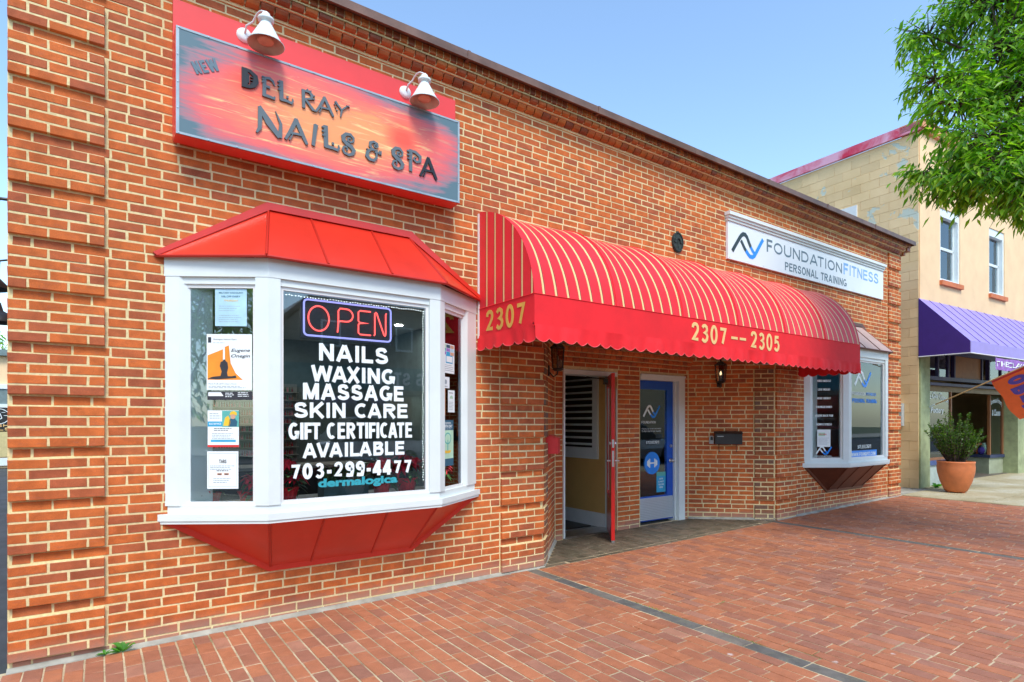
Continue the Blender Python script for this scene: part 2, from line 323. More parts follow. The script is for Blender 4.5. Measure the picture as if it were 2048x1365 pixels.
# ------------------------------------------------------------ mesh helpers
class MB:
    def __init__(s): s.v = []; s.f = []
    def add(s, vs, fs):
        o = len(s.v); s.v += [tuple(v) for v in vs]; s.f += [tuple(i+o for i in f) for f in fs]; return s
    def box(s, x0, x1, y0, y1, z0, z1):
        return s.add([(x0, y0, z0), (x1, y0, z0), (x1, y1, z0), (x0, y1, z0), (x0, y0, z1), (x1, y0, z1), (x1, y1, z1), (x0, y1, z1)],
                     [(0, 3, 2, 1), (4, 5, 6, 7), (0, 1, 5, 4), (1, 2, 6, 5), (2, 3, 7, 6), (3, 0, 4, 7)])
    def fbox(s, fr, a0, a1, b0, b1, c0, c1):
        vs = [fr(a, b, c) for c in (c0, c1) for (a, b) in ((a0, b0), (a1, b0), (a1, b1), (a0, b1))]
        return s.add(vs, [(0, 3, 2, 1), (4, 5, 6, 7), (0, 1, 5, 4), (1, 2, 6, 5), (2, 3, 7, 6), (3, 0, 4, 7)])
    def prism(s, poly, fr, c0, c1):
        n = len(poly); vs = [fr(a, b, c0) for a, b in poly]+[fr(a, b, c1) for a, b in poly]
        return s.add(vs, [tuple(range(n)), tuple(range(2*n-1, n-1, -1))]+[(i, i+n, (i+1) % n+n, (i+1) % n) for i in range(n)])
    def hexa(s, a, b):      # two quads (4 pts each)
        return s.add(list(a)+list(b), [(0, 3, 2, 1), (4, 5, 6, 7), (0, 1, 5, 4), (1, 2, 6, 5), (2, 3, 7, 6), (3, 0, 4, 7)])
    def tube(s, pts, r, n=8, caps=True, rs=None):
        pts = [Vector(p) for p in pts]; o = len(s.v); prev = None
        for i, p in enumerate(pts):
            t = (pts[min(i+1, len(pts)-1)]-pts[max(i-1, 0)]).normalized()
            up = Vector((0, 0, 1)) if abs(t.z) < .95 else Vector((1, 0, 0))
            if prev is not None: up = prev
            x = t.cross(up).normalized() if t.cross(up).length > 1e-4 else Vector((1, 0, 0)); y = x.cross(t).normalized(); prev = y
            rr = rs[i] if rs else r
            for k in range(n):
                a = 2*math.pi*k/n; s.v.append(tuple(p+x*math.cos(a)*rr+y*math.sin(a)*rr))
        for i in range(len(pts)-1):
            for k in range(n):
                a = o+i*n+k; b = o+i*n+(k+1) % n; s.f.append((a, b, b+n, a+n))
        if caps:
            s.f.append(tuple(o+k for k in range(n))[::-1]); e = o+(len(pts)-1)*n; s.f.append(tuple(e+k for k in range(n)))
        return s
    def lathe(s, c, prof, n=16, fr=None):
        o = len(s.v)
        for r, z in prof:
            for k in range(n):
                a = 2*math.pi*k/n
                p = (r*math.cos(a), r*math.sin(a), z)
                s.v.append(tuple(fr(*p)) if fr else (c[0]+p[0], c[1]+p[1], c[2]+p[2]))
        for i in range(len(prof)-1):
            for k in range(n):
                a = o+i*n+k; b = o+i*n+(k+1) % n; s.f.append((a, b, b+n, a+n))
        return s
    def mesh(s, name, mt, smooth=False):
        me = bpy.data.meshes.new(name); me.from_pydata(s.v, [], s.f); me.materials.append(mt)
        if smooth:
            for p in me.polygons: p.use_smooth = True
        me.update(); return me
    def build(s, name, mt, parent=None, smooth=False, **kw):
        return link(name, s.mesh(name, mt if not isinstance(mt, str) else M[mt], smooth), parent, **kw)
def link(name, data, parent=None, label=None, cat=None, group=None, kind=None):
    o = bpy.data.objects.new(name, data); COL.objects.link(o)
    if parent is not None: o.parent = parent; o.matrix_parent_inverse = parent.matrix_basis.inverted()
    if label: o['label'] = label
    if cat: o['category'] = cat
    if group: o['group'] = group
    if kind: o['kind'] = kind
    return o
def thing(name, loc, label, cat, group=None):
    o = link(name, None, None, label, cat, group); o.location = loc; o.empty_display_size = .1
    o.matrix_basis = Matrix.Translation(loc); return o
def frame(o, u, w=(0, 0, 1), out=None):
    """a -> along u, b -> up w, c -> outwards"""
    o = Vector(o); u = Vector(u).normalized(); w = Vector(w).normalized()
    n = Vector(out).normalized() if out else u.cross(w).normalized()
    return lambda a, b, c=0: o+u*a+w*b+n*c
FRONT = frame((0, 0, 0), (1, 0, 0))        # c is towards -Y (street)
def smooth_shade(o): 
    for p in o.data.polygons: p.use_smooth = True

_tc = {}
def text_geo(s, bold=0, shear=0):
    k = (s, bold, shear)
    if k in _tc: return _tc[k]
    cu = bpy.data.curves.new('lettering', 'FONT'); cu.body = s; cu.offset = bold; cu.shear = shear; cu.resolution_u = 3; cu.fill_mode = 'FRONT'
    ob = bpy.data.objects.new('t', cu); me = bpy.data.meshes.new_from_object(ob)
    vs = [v.co.copy() for v in me.vertices]; fs = [tuple(p.vertices) for p in me.polygons]
    bpy.data.objects.remove(ob); bpy.data.curves.remove(cu); bpy.data.meshes.remove(me)
    x0 = min(v.x for v in vs); x1 = max(v.x for v in vs); y0 = min(v.y for v in vs); y1 = max(v.y for v in vs)
    _tc[k] = ([((v.x-x0)/(x1-x0), (v.y-y0)/(y1-y0)) for v in vs], fs); return _tc[k]
def text(mb, s, fr, a0, b0, w, h, c=.001, bold=.02, shear=0, thick=0, rot=0, warp=None):
    vs, fs = text_geo(s, bold, shear)
    def pos(x, y, cc):
        a, b = x*w, y*h
        if warp: a, b = warp(a, b)
        if rot: a, b = a*math.cos(rot)-b*math.sin(rot), a*math.sin(rot)+b*math.cos(rot)
        return fr(a0+a, b0+b, cc)
    if not thick: return mb.add([pos(x, y, c) for x, y in vs], fs)
    n = len(vs); ec = {}
    for f in fs:
        for i in range(len(f)):
            e = (f[i], f[(i+1) % len(f)]); ec[e] = 1
    side = [(a, b, b+n, a+n) for (a, b) in ec if (b, a) not in ec]
    return mb.add([pos(x, y, c+thick) for x, y in vs]+[pos(x, y, c) for x, y in vs], list(fs)+[tuple(reversed(q)) for q in side])
def ribbon(mb, pts, ws, fr, c0, c1, closed=False):
    P = [Vector(p) for p in pts]; n = len(P)
    if not isinstance(ws, (list, tuple)): ws = [ws]*n
    Lf, Rt = [], []
    for i in range(n):
        if closed: a, b = P[(i-1) % n], P[(i+1) % n]
        else: a, b = P[max(i-1, 0)], P[min(i+1, n-1)]
        d1 = (P[i]-a).normalized() if (P[i]-a).length > 1e-9 else (b-P[i]).normalized()
        d2 = (b-P[i]).normalized() if (b-P[i]).length > 1e-9 else d1
        n1 = Vector((-d1.y, d1.x)); n2 = Vector((-d2.y, d2.x)); m_ = (n1+n2)
        m_ = m_.normalized() if m_.length > 1e-6 else n1
        k = min(1.6, 1/max(.4, m_.dot(n1))); w = ws[i]/2
        Lf.append(P[i]+m_*w*k); Rt.append(P[i]-m_*w*k)
    m = n if closed else n-1; o = len(mb.v)
    for i in range(n):
        for q, c in ((Lf[i], c1), (Rt[i], c1), (Lf[i], c0), (Rt[i], c0)): mb.v.append(tuple(fr(q.x, q.y, c)))
    for i in range(m):
        a = o+4*i; b = o+4*((i+1) % n)
        mb.f += [(a, a+1, b+1, b), (a+2, b+2, b+3, a+3), (a, b, b+2, a+2), (a+1, a+3, b+3, b+1)]
    if not closed:
        e = o+4*(n-1); mb.f += [(o, o+2, o+3, o+1), (e, e+1, e+3, e+2)]
    return mb
def arc(cx, cy, rx, ry, a0, a1, n=10):
    return [(cx+rx*math.cos(R(a0+(a1-a0)*i/n)), cy+ry*math.sin(R(a0+(a1-a0)*i/n))) for i in range(n+1)]

# ---- stroke alphabet: block capitals drawn as strokes; i, j are half the stroke width in box units
def _A(cx, cy, rx, ry, a0, a1, n=7): return arc(cx, cy, rx, ry, a0, a1, n)
SF = {
 'A': (1.0, lambda i, j: [[(j*.9, 0), (.5-j*.15, 1-i*.2)], [(1-j*.9, 0), (.5+j*.15, 1-i*.2)], [(.22, .30), (.78, .30)]]),
 'B': (.82, lambda i, j: [[(j, 0), (j, 1)], [(j, 1-i), (.58, 1-i)]+_A(.58, .76, .42-j*1.4, .24-i, 75, -75, 6)+[(.5, .53), (j, .53)], [(.5, .53), (.62, .53)]+_A(.62, .53/2+i*.5, .38-j, .53/2-i*.5, 75, -75, 6)+[(.55, i), (j, i)]]),
 'C': (.92, lambda i, j: [_A(.52, .5, .52-j, .5-i, 52, 308, 16)]),
 'D': (.88, lambda i, j: [[(j, 0), (j, 1)], [(j, 1-i), (.45, 1-i)]+_A(.45, .5, .55-j, .5-i, 80, -80, 12)+[(.45, i), (j, i)]]),
 'E': (.76, lambda i, j: [[(j, 0), (j, 1)], [(j, 1-i), (.98, 1-i)], [(j, .52), (.92, .52)], [(j, i), (1, i)]]),
 'F': (.72, lambda i, j: [[(j, 0), (j, 1)], [(j, 1-i), (1, 1-i)], [(j, .5), (.9, .5)]]),
 'G': (.98, lambda i, j: [_A(.5, .5, .5-j, .5-i, 50, 325, 17)+[(1-j, .18), (1-j, .46)], [(.56, .42), (1, .42)]]),
 'H': (.86, lambda i, j: [[(j, 0), (j, 1)], [(1-j, 0), (1-j, 1)], [(j, .52), (1-j, .52)]]),
 'I': (.0, lambda i, j: [[(.5, 0), (.5, 1)]]),
 'K': (.92, lambda i, j: [[(j, 0), (j, 1)], [(1-j*.9, 1), (j*1.2, .36)], [(.36, .55), (1-j*.7, 0)]]),
 'L': (.72, lambda i, j: [[(j, 0), (j, 1)], [(j, i), (1, i)]]),
 'M': (1.06, lambda i, j: [[(j, 0), (j, 1)], [(1-j, 0), (1-j, 1)], [(j*1.2, .98), (.5, .04)], [(1-j*1.2, .98), (.5, .04)]]),
 'N': (.86, lambda i, j: [[(j, 0), (j, 1)], [(1-j, 0), (1-j, 1)], [(j, .95), (1-j, .05)]]),
 'O': (.98, lambda i, j: ['ring']),
 'P': (.82, lambda i, j: [[(j, 0), (j, 1)], [(j, 1-i), (.55, 1-i)]+_A(.55, .70, .45-j, .30-i, 75, -75, 7)+[(.5, .40+i), (j, .40+i)]]),
 'R': (.90, lambda i, j: [[(j, 0), (j, 1)], [(j, 1-i), (.55, 1-i)]+_A(.55, .72, .42-j, .28-i, 75, -75, 7)+[(.5, .44+i), (j, .44+i)], [(.48, .45), (1-j*.8, 0)]]),
 'S': (.84, lambda i, j: [[(1-j*1.4, .72), (.86-j, .83)]+_A(.5, .745, .45-j, .255-i, 50, 200, 8)+[(.22, .57), (.5, .50), (.80, .42)]+_A(.5, .265, .5-j, .265-i, 10, -150, 9)+[(j, .27)]]),
 'T': (.80, lambda i, j: [[(.5, 0), (.5, 1)], [(0, 1-i), (1, 1-i)]]),
 'U': (.86, lambda i, j: [[(j, 1), (j, .4)]+_A(.5, .36, .5-j, .36-i, 185, 355, 10)+[(1-j, .4), (1-j, 1)]]),
 'V': (.96, lambda i, j: [[(j*.9, 1), (.5-j*.2, .03)], [(1-j*.9, 1), (.5+j*.2, .03)]]),
 'W': (1.36, lambda i, j: [[(j*.9, 1), (.26, .02)], [(.27, .02), (.5, .96)], [(.5, .96), (.73, .02)], [(.74, .02), (1-j*.9, 1)]]),
 'X': (.92, lambda i, j: [[(j, 0), (1-j, 1)], [(j, 1), (1-j, 0)]]),
 'Y': (.92, lambda i, j: [[(.5, 0), (.5, .44)], [(j, 1), (.5, .40)], [(1-j, 1), (.5, .40)]]),
 '-': (.45, lambda i, j: [[(.1, .40), (.9, .40)]]), ' ': (.36, lambda i, j: []), '.': (.26, lambda i, j: [[(.5, 0), (.5, i*2)]]),
 '1': (.5, lambda i, j: [[(.62, 0), (.62, 1)], [(.62, .95), (.1, .72)]]), '4': (.78, lambda i, j: [[(.70, 0), (.70, 1)], [(.70, .97), (j*.8, .30)], [(0, .27), (1, .27)]]),
 '6': (.78, lambda i, j: [[(.86, .86), (.6, 1-i), (.3, .88), (j*1.1, .6), (j, .35)]+_A(.5, .31, .5-j, .31-i, 180, 500, 14)]), '9': (.78, lambda i, j: [[(.14, .14), (.4, i), (.7, .12), (1-j*1.1, .4), (1-j, .65)]+_A(.5, .69, .5-j, .31-i, 0, 320, 14)]),
 '&': (.9, lambda i, j: [[(1, .02), (.3, .72), (.34, .92), (.6, .92), (.62, .72), (.15, .40), (.12, .15), (.4, .04), (.7, .15), (.9, .5)]])}
def block(mb, s, fr, a, b, w, h, t=.16, c0=.0, th=.0015, sp=.16):
    """block capitals fitted to a box of w x h; t is stroke width as a share of h"""
    ws = []
    for ch in s:
        if ch in SF: ws.append(max(SF[ch][0], t*1.05))
        else: ws.append(.76 if t < .21 else .84)
    KP = ('CA', 'LA', 'AV', 'VA', 'WA', 'AX', 'AT', 'TA', 'FT', 'AY', 'LY', 'LT')
    sps = [sp-(.16 if s[q_:q_+2] in KP else 0)+(.03 if s[q_:q_+2] in ('AI', 'IL', 'NI', 'IN') else 0) for q_ in range(len(s)-1)]+[0]
    tot = sum(ws)+sum(sps); k = w/tot; x = a; q = 0
    for ch, cw in zip(s, ws):
        W_ = cw*k; i = t/2; j = t*h/2/W_; q += 1
        if ch in SF:
            for e_, st in enumerate(SF[ch][1](i, j)):
                if st == 'ring': ribbon(mb, [(x+W_/2+math.cos(R(g))*(W_/2-t*h/2), b+h/2+math.sin(R(g))*(h/2-t*h/2)) for g in range(0, 360, 18)], t*h, fr, c0, c0+th, closed=True)
                else: ribbon(mb, [(x+px*W_, b+py*h) for px, py in st], t*h, fr, c0, c0+th+.0002*e_)
        else:
            tk = t*h
            if ch == '0': ribbon(mb, [(x+W_*.5+math.cos(R(g))*(W_*.48-tk/2), b+h/2+math.sin(R(g))*(h*.5-tk/2)) for g in range(0, 360, 18)], tk, fr, c0, c0+th, closed=True)
            else:
                tk = min(tk, .185*h); ribbon(mb, [(x+tk/2+px*(W_-tk), b+tk*.5+py*(h-tk)) for px, py in DIG[ch]], tk, fr, c0, c0+th)
        x += (cw+sps[q-1])*k
    return mb
# digits drawn as heavy strokes
DIG = {'2': [(.10, .76), (.13, .90), (.30, .985), (.50, 1.0), (.70, .97), (.86, .86), (.88, .70), (.80, .56), (.55, .36), (.30, .17), (.14, .08), (.95, .08)],
       '3': [(.12, .84), (.28, .955), (.52, .985), (.78, .90), (.84, .74), (.72, .58), (.45, .53), (.74, .49), (.90, .32), (.84, .14), (.60, .02), (.34, .02), (.08, .14)],
       '0': 'ring', '7': [(.05, .92), (.93, .92), (.70, .52), (.44, .0)], '5': [(.86, .92), (.26, .92), (.20, .56), (.45, .62), (.74, .56), (.90, .36), (.84, .15), (.60, .02), (.32, .03), (.08, .15)]}
# ------------------------------------------------------------ ground
def strip(name, y0, y1, z, mt, x0=-60, x1=90, parent=None, thick=.1):
    mb = MB(); xs = [x0]+[x for x in (-30, 0, 30) if x0 < x < x1]+[x1]
    for a, b in zip(xs, xs[1:]):
        mb.hexa([(a, y0, gz(a)+z-thick), (b, y0, gz(b)+z-thick), (b, y1, gz(b)+z-thick), (a, y1, gz(a)+z-thick)],
                [(a, y0, gz(a)+z), (b, y0, gz(b)+z), (b, y1, gz(b)+z), (a, y1, gz(a)+z)])
    return mb.build(name, mt, parent, kind='structure')
MB().box(-300, 300, -300, 300, -1.6, -1.5).build('ground', simple('dry_ground', (.10, .12, .06), .95), kind='structure')
strip('road', -16.5, -5.72, -.13, 'asphalt')
strip('far_pavement', -22, -16.35, 0, 'concrete_gray')
strip('far_kerb', -16.5, -16.352, .004, 'concrete_gray', thick=.2)
strip('kerb', -5.72, -5.55, 0, 'concrete_gray', thick=.2)
strip('parking_lot', .02, 60, -.03, 'asphalt', -60, -.002)
sidewalk = strip('sidewalk', -5.548, 0, -.0042, 'sand', -6, 13.08)
strip('entrance_floor', .002, .95, -.0045, 'sand', 4.1, 8.9)
strip('side_passage_floor', .002, 12, -.012, 'concrete_gray', 13.0, 14.6)
cs = strip('concrete_sidewalk', -5.548, 0, -.008, 'sand', 13.085, 60)
strip('pavement_beyond', -5.548, 0, -.01, 'concrete_gray', -60, -6.002)
rnd = random.Random(3)

# bricks -----------------------------------------------------------------
def brick_shape(L, H, D, ch, rn, jit=.0015):
    j = lambda: rn.uniform(-jit, jit)
    fr, ri = [], []
    for sx, sz in ((-1, -1), (1, -1), (1, 1), (-1, 1)):
        cc = ch*rn.uniform(.6, 1.5)
        ri.append((sx*L/2+j(), ch, sz*H/2+j()))
        fr.append((sx*(L/2-cc)+j(), rn.uniform(-.0006, .0006), sz*(H/2-cc)+j()))
    bk = [(sx*L/2, D, sz*H/2) for sx, sz in ((-1, -1), (1, -1), (1, 1), (-1, 1))]
    v = fr+ri+bk
    f = [(0, 1, 2, 3)]
    for i in range(4):
        k = (i+1) % 4
        f += [(i, i+4, k+4, k), (i+4, i+8, k+8, k+4)]
    return v, f
variants = {}
def variant(L, H, D, mt, name, k):
    key = (round(L, 3), round(H, 3), mt, k)
    if key not in variants:
        v, f = brick_shape(L, H, D, .0028, random.Random(hash(key) % 9973), .0018)
        me = bpy.data.meshes.new(name); me.from_pydata(v, [], f); me.materials.append(M[mt]); me.update(); variants[key] = me
    return variants[key]
class Masonry:
    """collects single bricks; the largest in view become parts, the rest one joined part"""
    def __init__(s): s.b = []
    def brick(s, o, u, inn, L, H, D=.07, mt='brick', rank=True):
        s.b.append((Vector(o), Vector(u).normalized(), Vector(inn).normalized(), L, H, D, mt, rank))
    def finish(s, parent, name, rest, limit=300):
        sc = []
        for i, (o, u, n, L, H, D, mt, rank) in enumerate(s.b):
            w = u.cross(n) if abs(u.cross(n).z) > .5 or abs(n.z) > .5 else u.cross(n)
            c = [project(o+u*a*L/2+w*b*H/2) for a, b in ((-1, -1), (1, -1), (1, 1), (-1, 1))]
            ar = 0
            if rank and all(c):
                ar = abs(sum(c[k][0]*c[(k+1) % 4][1]-c[(k+1) % 4][0]*c[k][1] for k in range(4)))/2
                mx = sum(q[0] for q in c)/4; my = sum(q[1] for q in c)/4
                if not (0 < mx < 2048 and 0 < my < 1365): ar = 0
            sc.append((ar, i))
        sc.sort(reverse=True); top = {i for a, i in sc[:limit] if a > 60}
        joined = {}
        rn = random.Random(11)
        for i, (o, u, n, L, H, D, mt, rank) in enumerate(s.b):
            w = u.cross(n).normalized()*-1 if False else n.cross(u).normalized()*-1
            if i in top:
                q = round(L/.012)*.012; me = variant(q, H, D, mt, name, rn.randrange(6))
                ob = bpy.data.objects.new(name, me); COL.objects.link(ob)
                mx = Matrix((u, n, w)).transposed().to_4x4(); mx.translation = o+n*rn.uniform(-.0015, .0015)
                mx = mx @ Matrix.Rotation(rn.uniform(-.006, .006), 4, 'Y') @ Matrix.Diagonal((L/q, 1, 1, 1))
                ob.parent = parent; ob.matrix_parent_inverse = parent.matrix_basis.inverted(); ob.matrix_basis = mx
            else:
                v, f = brick_shape(L, H, D, .0028, rn, .0018); off = n*rn.uniform(-.0015, .0015)
                joined.setdefault(mt, MB()).add([o+off+u*a+n*b+w*c for a, b, c in v], f)
        for mt, mb in joined.items(): mb.build(rest if mt in ('brick', 'paver') else rest+'_'+mt.split('_')[-1], mt, parent, kind='stuff')

# pavers of the brick sidewalk: long joints square to the facade
pav = Masonry()
def paver(x, y0, y1, w, mt='paver'):
    up = Vector((0, 0, -1)); L = y1-y0-rnd.uniform(.0012, .004)
    pav.brick((x, (y0+y1)/2, gz(x)+rnd.uniform(-.0012, .0012)), (0, 1, 0), (0, 0, -1), L, w, .05, mt)
def field(x0, x1, ystart, yend, mt='paver'):
    n = round((x1-x0)/.1037); w = (x1-x0)/n
    for i in range(n):
        x = x0+(i+.5)*w; y = ystart; g = rnd.uniform(.008, .014) if x < 3.4 else rnd.uniform(.006, .010); first = rnd.uniform(.06, .2)
        while y > yend+.03:
            l = first if first else .2065+rnd.uniform(-.003, .003); first = 0
            e = max(y-l, yend); gg = rnd.uniform(.002, .005); paver(x, e+gg, y-gg, w-g, mt); y = e
field(-1.9, 4.055, -.045, -5.545); field(4.185, 8.535, -.075, -5.545); field(8.665, 13.06, -.045, -5.545)
for xs in (4.12, 8.6):
    y = -.045
    while y > -5.5:
        e = max(y-.41, -5.545); pav.brick((xs, (y+e)/2, gz(xs)-.002), (0, 1, 0), (0, 0, -1), y-e-.004, .118, .05, 'paver_gray'); y = e
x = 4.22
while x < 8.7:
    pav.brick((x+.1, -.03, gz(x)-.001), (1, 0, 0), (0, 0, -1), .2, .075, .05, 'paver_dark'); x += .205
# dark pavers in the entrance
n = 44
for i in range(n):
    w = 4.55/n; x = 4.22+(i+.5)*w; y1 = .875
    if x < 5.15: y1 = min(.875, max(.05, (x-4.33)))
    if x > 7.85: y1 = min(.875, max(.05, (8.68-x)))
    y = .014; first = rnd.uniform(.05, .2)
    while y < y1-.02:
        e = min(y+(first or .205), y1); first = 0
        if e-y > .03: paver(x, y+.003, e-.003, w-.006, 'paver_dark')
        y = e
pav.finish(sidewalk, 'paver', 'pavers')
# concrete slabs of the next frontage
edges = [13.1, 13.62, 15.2, 16.9, 18.6, 20.4, 22.2, 24, 27, 30]
for a, b in zip(edges, edges[1:]):
    ys = [-.0, -1.35, -2.75, -4.15, -5.54]
    for c, d in zip(ys, ys[1:]):
        MB().hexa([(a+.006, d+.006, gz(a)-.05), (b-.006, d+.006, gz(b)-.05), (b-.006, c-.006, gz(b)-.05), (a+.006, c-.006, gz(a)-.05)],
                  [(a+.008, d+.008, gz(a)+.003), (b-.008, d+.008, gz(b)+.003), (b-.008, c-.008, gz(b)+.003), (a+.008, c-.008, gz(a)+.003)]).build('concrete_slab', 'concrete', cs)
MB().hexa([(14.6, .0, .05), (24, .0, .05), (24, 3, .05), (14.6, 3, .05)], [(14.6, .002, gz(14.6)+.0), (24, .002, gz(24)), (24, 3, gz(24)), (14.6, 3, gz(14.6))]).build('forecourt', 'concrete', kind='structure')

# ------------------------------------------------------------ the brick building
bb = thing('brick_building', (6.5, 0, 0), 'single-storey red brick shop building with cream mortar, corbelled cornice and two bay windows', 'building')
CH = .0677; ML = .2075; JT = .0122
mas = Masonry()
HOLES = [(.93, 3.39, .84, 2.64), (9.61, 12.07, .84, 2.64), (4.30, 8.72, -1, 2.505)]
def in_hole(x0, x1, z0, z1):
    for a, b, c, d in HOLES:
        if x0 >= a-.01 and x1 <= b+.01 and z0 >= c-.01 and z1 <= d+.01: return True
    return False
def cut(x0, x1, z0, z1):
    """clip a brick span against the openings"""
    out = [(x0, x1)]
    for a, b, c, d in HOLES:
        if z1-.02 < c or z0+.02 > d: continue
        nx = []
        for s, e in out:
            if e <= a or s >= b: nx.append((s, e)); continue
            if s < a: nx.append((s, a))
            if e > b: nx.append((b, e))
        out = nx
    return [(s, e) for s, e in out if e-s > .035]
def lay(u0, u1, row, joints, proud, fn, mt='brick', gap0=0):
    z0 = row*CH; z1 = z0+CH; js = [u0]+[j for j in joints if u0+.03 < j < u1-.03]+[u1]
    for a, b in zip(js, js[1:]):
        for s, e in cut(a, b, z0, z1) if fn is None else [(a, b)]:
            L = e-s-JT*rnd.uniform(.8, 1.25)
            if L < .03: continue
            zc = (z0+z1)/2+rnd.uniform(-.0012, .0012); uc = (s+e)/2
            hidden = fn is None and ((.95 < uc < 3.4 and .45 < zc < 3.1) or (1.0 < uc < 3.1 and 3.56 < zc < 4.45) or (zc > 4.69))
            m_ = mt
            if fn is None: o, u, n = (uc, -proud, zc), (1, 0, 0), (0, 1, 0)
            else: o, u, n = fn(uc, proud, zc)
            mas.brick(o, u, n, L, CH-JT*.95, .07+proud if proud else .06, m_, not hidden)
PILS = [(0, .513), (3.754, 4.30), (8.72, 9.266), (12.507, 13.02)]
for row in range(-2, 70):
    z = row*CH; rec = row % 5 == 4; odd = (row-row//5) % 2
    jf = [.633+ML*k+(0 if odd else ML/2)-ML for k in range(-3, 66)]
    allp = z > 2.55
    # plain wall runs
    if rec:
        lay(.02 if not allp or True else 0, 13.0, row, [.02+ML*k+(ML/2 if row % 2 else 0) for k in range(70)], 0, None)
        continue
    runs = [(.520, 3.752), (9.268, 12.505)] if not allp else [(.520, 12.505)]
    if not allp: runs = [(.520, 3.752), (9.268, 12.505)]
    for a, b in runs: lay(a, b, row, jf, 0, None)
    for k, (a, b) in enumerate(PILS):
        if k in (1, 2) and allp: continue
        js = [a+ML/2+ML*q for q in range(3)] if (row//1) % 2 else [a+ML*q for q in range(1, 3)]
        if k in (1, 2) and z > 2.44: lay(a, b, row, js, 0, None); continue
        lay(a, b, row, js, .031, None, 'brick_dark' if False else 'brick')
# entrance splays and back wall
def mkfn(o, u):
    u = Vector((*u, 0)).normalized(); n = Vector((-u.y, u.x, 0)); o = Vector((*o, 0))
    return lambda a, p, z: (o+u*a-n*p+Vector((0, 0, z)), u, n)
LS = (4.30, 0, 5.19, .88); RS = (7.82, .88, 8.72, 0)
sp = math.hypot(.89, .88)
fl = mkfn(LS[:2], (.89, .88)); fr_ = mkfn(RS[:2], (.90, -.88)); fb = mkfn((0, .88), (1, 0))
for row in range(-1, 38):
    z = row*CH; rec = row % 5 == 4
    st = [ML*k+(ML/2 if row % 2 else 0) for k in range(8)]
    if rec:
        lay(.01, sp-.005, row, st, 0, fl, 'brick'); lay(.005, sp+.01, row, st, 0, fr_, 'brick')
    else:
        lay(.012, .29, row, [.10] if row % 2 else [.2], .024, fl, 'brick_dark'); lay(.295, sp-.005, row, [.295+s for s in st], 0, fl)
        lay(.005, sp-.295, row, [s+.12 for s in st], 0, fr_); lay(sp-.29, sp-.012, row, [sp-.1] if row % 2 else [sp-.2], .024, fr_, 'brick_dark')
    if z < 2.2:
        lay(5.195, 5.325, row, [], 0, fb); lay(6.31, 6.755, row, [6.755-ML*(.5 if row % 2 else 1), 6.755-ML*(1.5 if row % 2 else 2)], 0, fb); lay(7.735, 7.82, row, [], 0, fb)
    else: lay(5.195, 7.82, row, [5.195+s for s in [ML*k+(ML/2 if row % 2 else 0) for k in range(14)]], 0, fb)
mas.finish(bb, 'brick', 'brickwork')
# mortar bed behind the bricks
wm = MB(); e = .0025
def wallpart(x0, x1, z0, z1, y1=.28): wm.box(x0, x1, e, y1, z0, z1)
xs = [(.003, .93), (3.39, 4.30), (8.72, 9.61), (12.07, 13.017)]
for a, b in xs: wallpart(a, b, -.3, 4.80)
for a, b in ((.93, 3.39), (9.61, 12.07)): wallpart(a, b, -.3, .84); wallpart(a, b, 2.64, 4.80)
wallpart(4.30, 8.72, 2.505, 4.80)
wm.build('mortar_wall', 'mortar', bb)
for a, b in PILS:
    pm = MB()
    z = -1*CH
    for blk in range(-1, 14):
        z0, z1 = blk*5*CH, (blk*5+4)*CH
        if (a > 1 and a < 12) and z1 > 2.5: continue
        pm.box(a+.011, b-.011, -.0285, .002, z0+.011, min(z1, 4.69)-.002)
    pm.build('pilaster_mortar', 'mortar', bb)
sm = MB()
def splay(p, q, z0, z1, t=.2, inset=.0025):
    u = Vector((q[0]-p[0], q[1]-p[1], 0)); L = u.length; u.normalize(); n = Vector((-u.y, u.x, 0)); o = Vector((p[0], p[1], 0))
    a = [o+n*inset, o+u*L+n*inset, o+u*L+n*t, o+n*t]
    sm.hexa([v+Vector((0, 0, z0)) for v in a], [v+Vector((0, 0, z1)) for v in a])
splay(LS[:2], LS[2:], -.3, 2.6); splay(RS[:2], RS[2:], -.3, 2.6)
for a, b, c, d in ((5.19, 5.33, -.3, 2.2), (6.305, 6.76, -.3, 2.2), (7.73, 7.82, -.3, 2.2), (5.19, 7.82, 2.2, 2.6)): sm.box(a, b, .8825, 1.08, c, d)
for (o_, sgn) in ((fl, 0), (fr_, 1)):
    for blk in range(0, 8):
        z0, z1 = blk*5*CH, (blk*5+4)*CH
        a, b = (.020, .280) if not sgn else (sp-.280, sp-.020)
        ps = [o_(a, .0215, 0)[0], o_(b, .0215, 0)[0], o_(b, -.004, 0)[0], o_(a, -.004, 0)[0]]
        sm.hexa([v+Vector((0, 0, z0+.011)) for v in ps], [v+Vector((0, 0, z1-.002)) for v in ps])
sm.build('entrance_mortar', 'mortar', bb)
MB().box(4.2, 8.8, .29, 1.2, 2.6, 2.66).build('entrance_ceiling', 'white_trim', bb)
# side and rear walls, flat roof
o = MB().box(.004, .26, .285, 11, -.3, 4.9).box(12.76, 13.016, .285, 11, -.3, 4.9).box(.26, 12.76, 10.7, 11, -.3, 4.9).build('side_wall', 'brick_far', bb)
MB().box(.27, 12.75, .29, 10.69, 4.55, 4.62).build('flat_roof', M['asphalt'], bb)
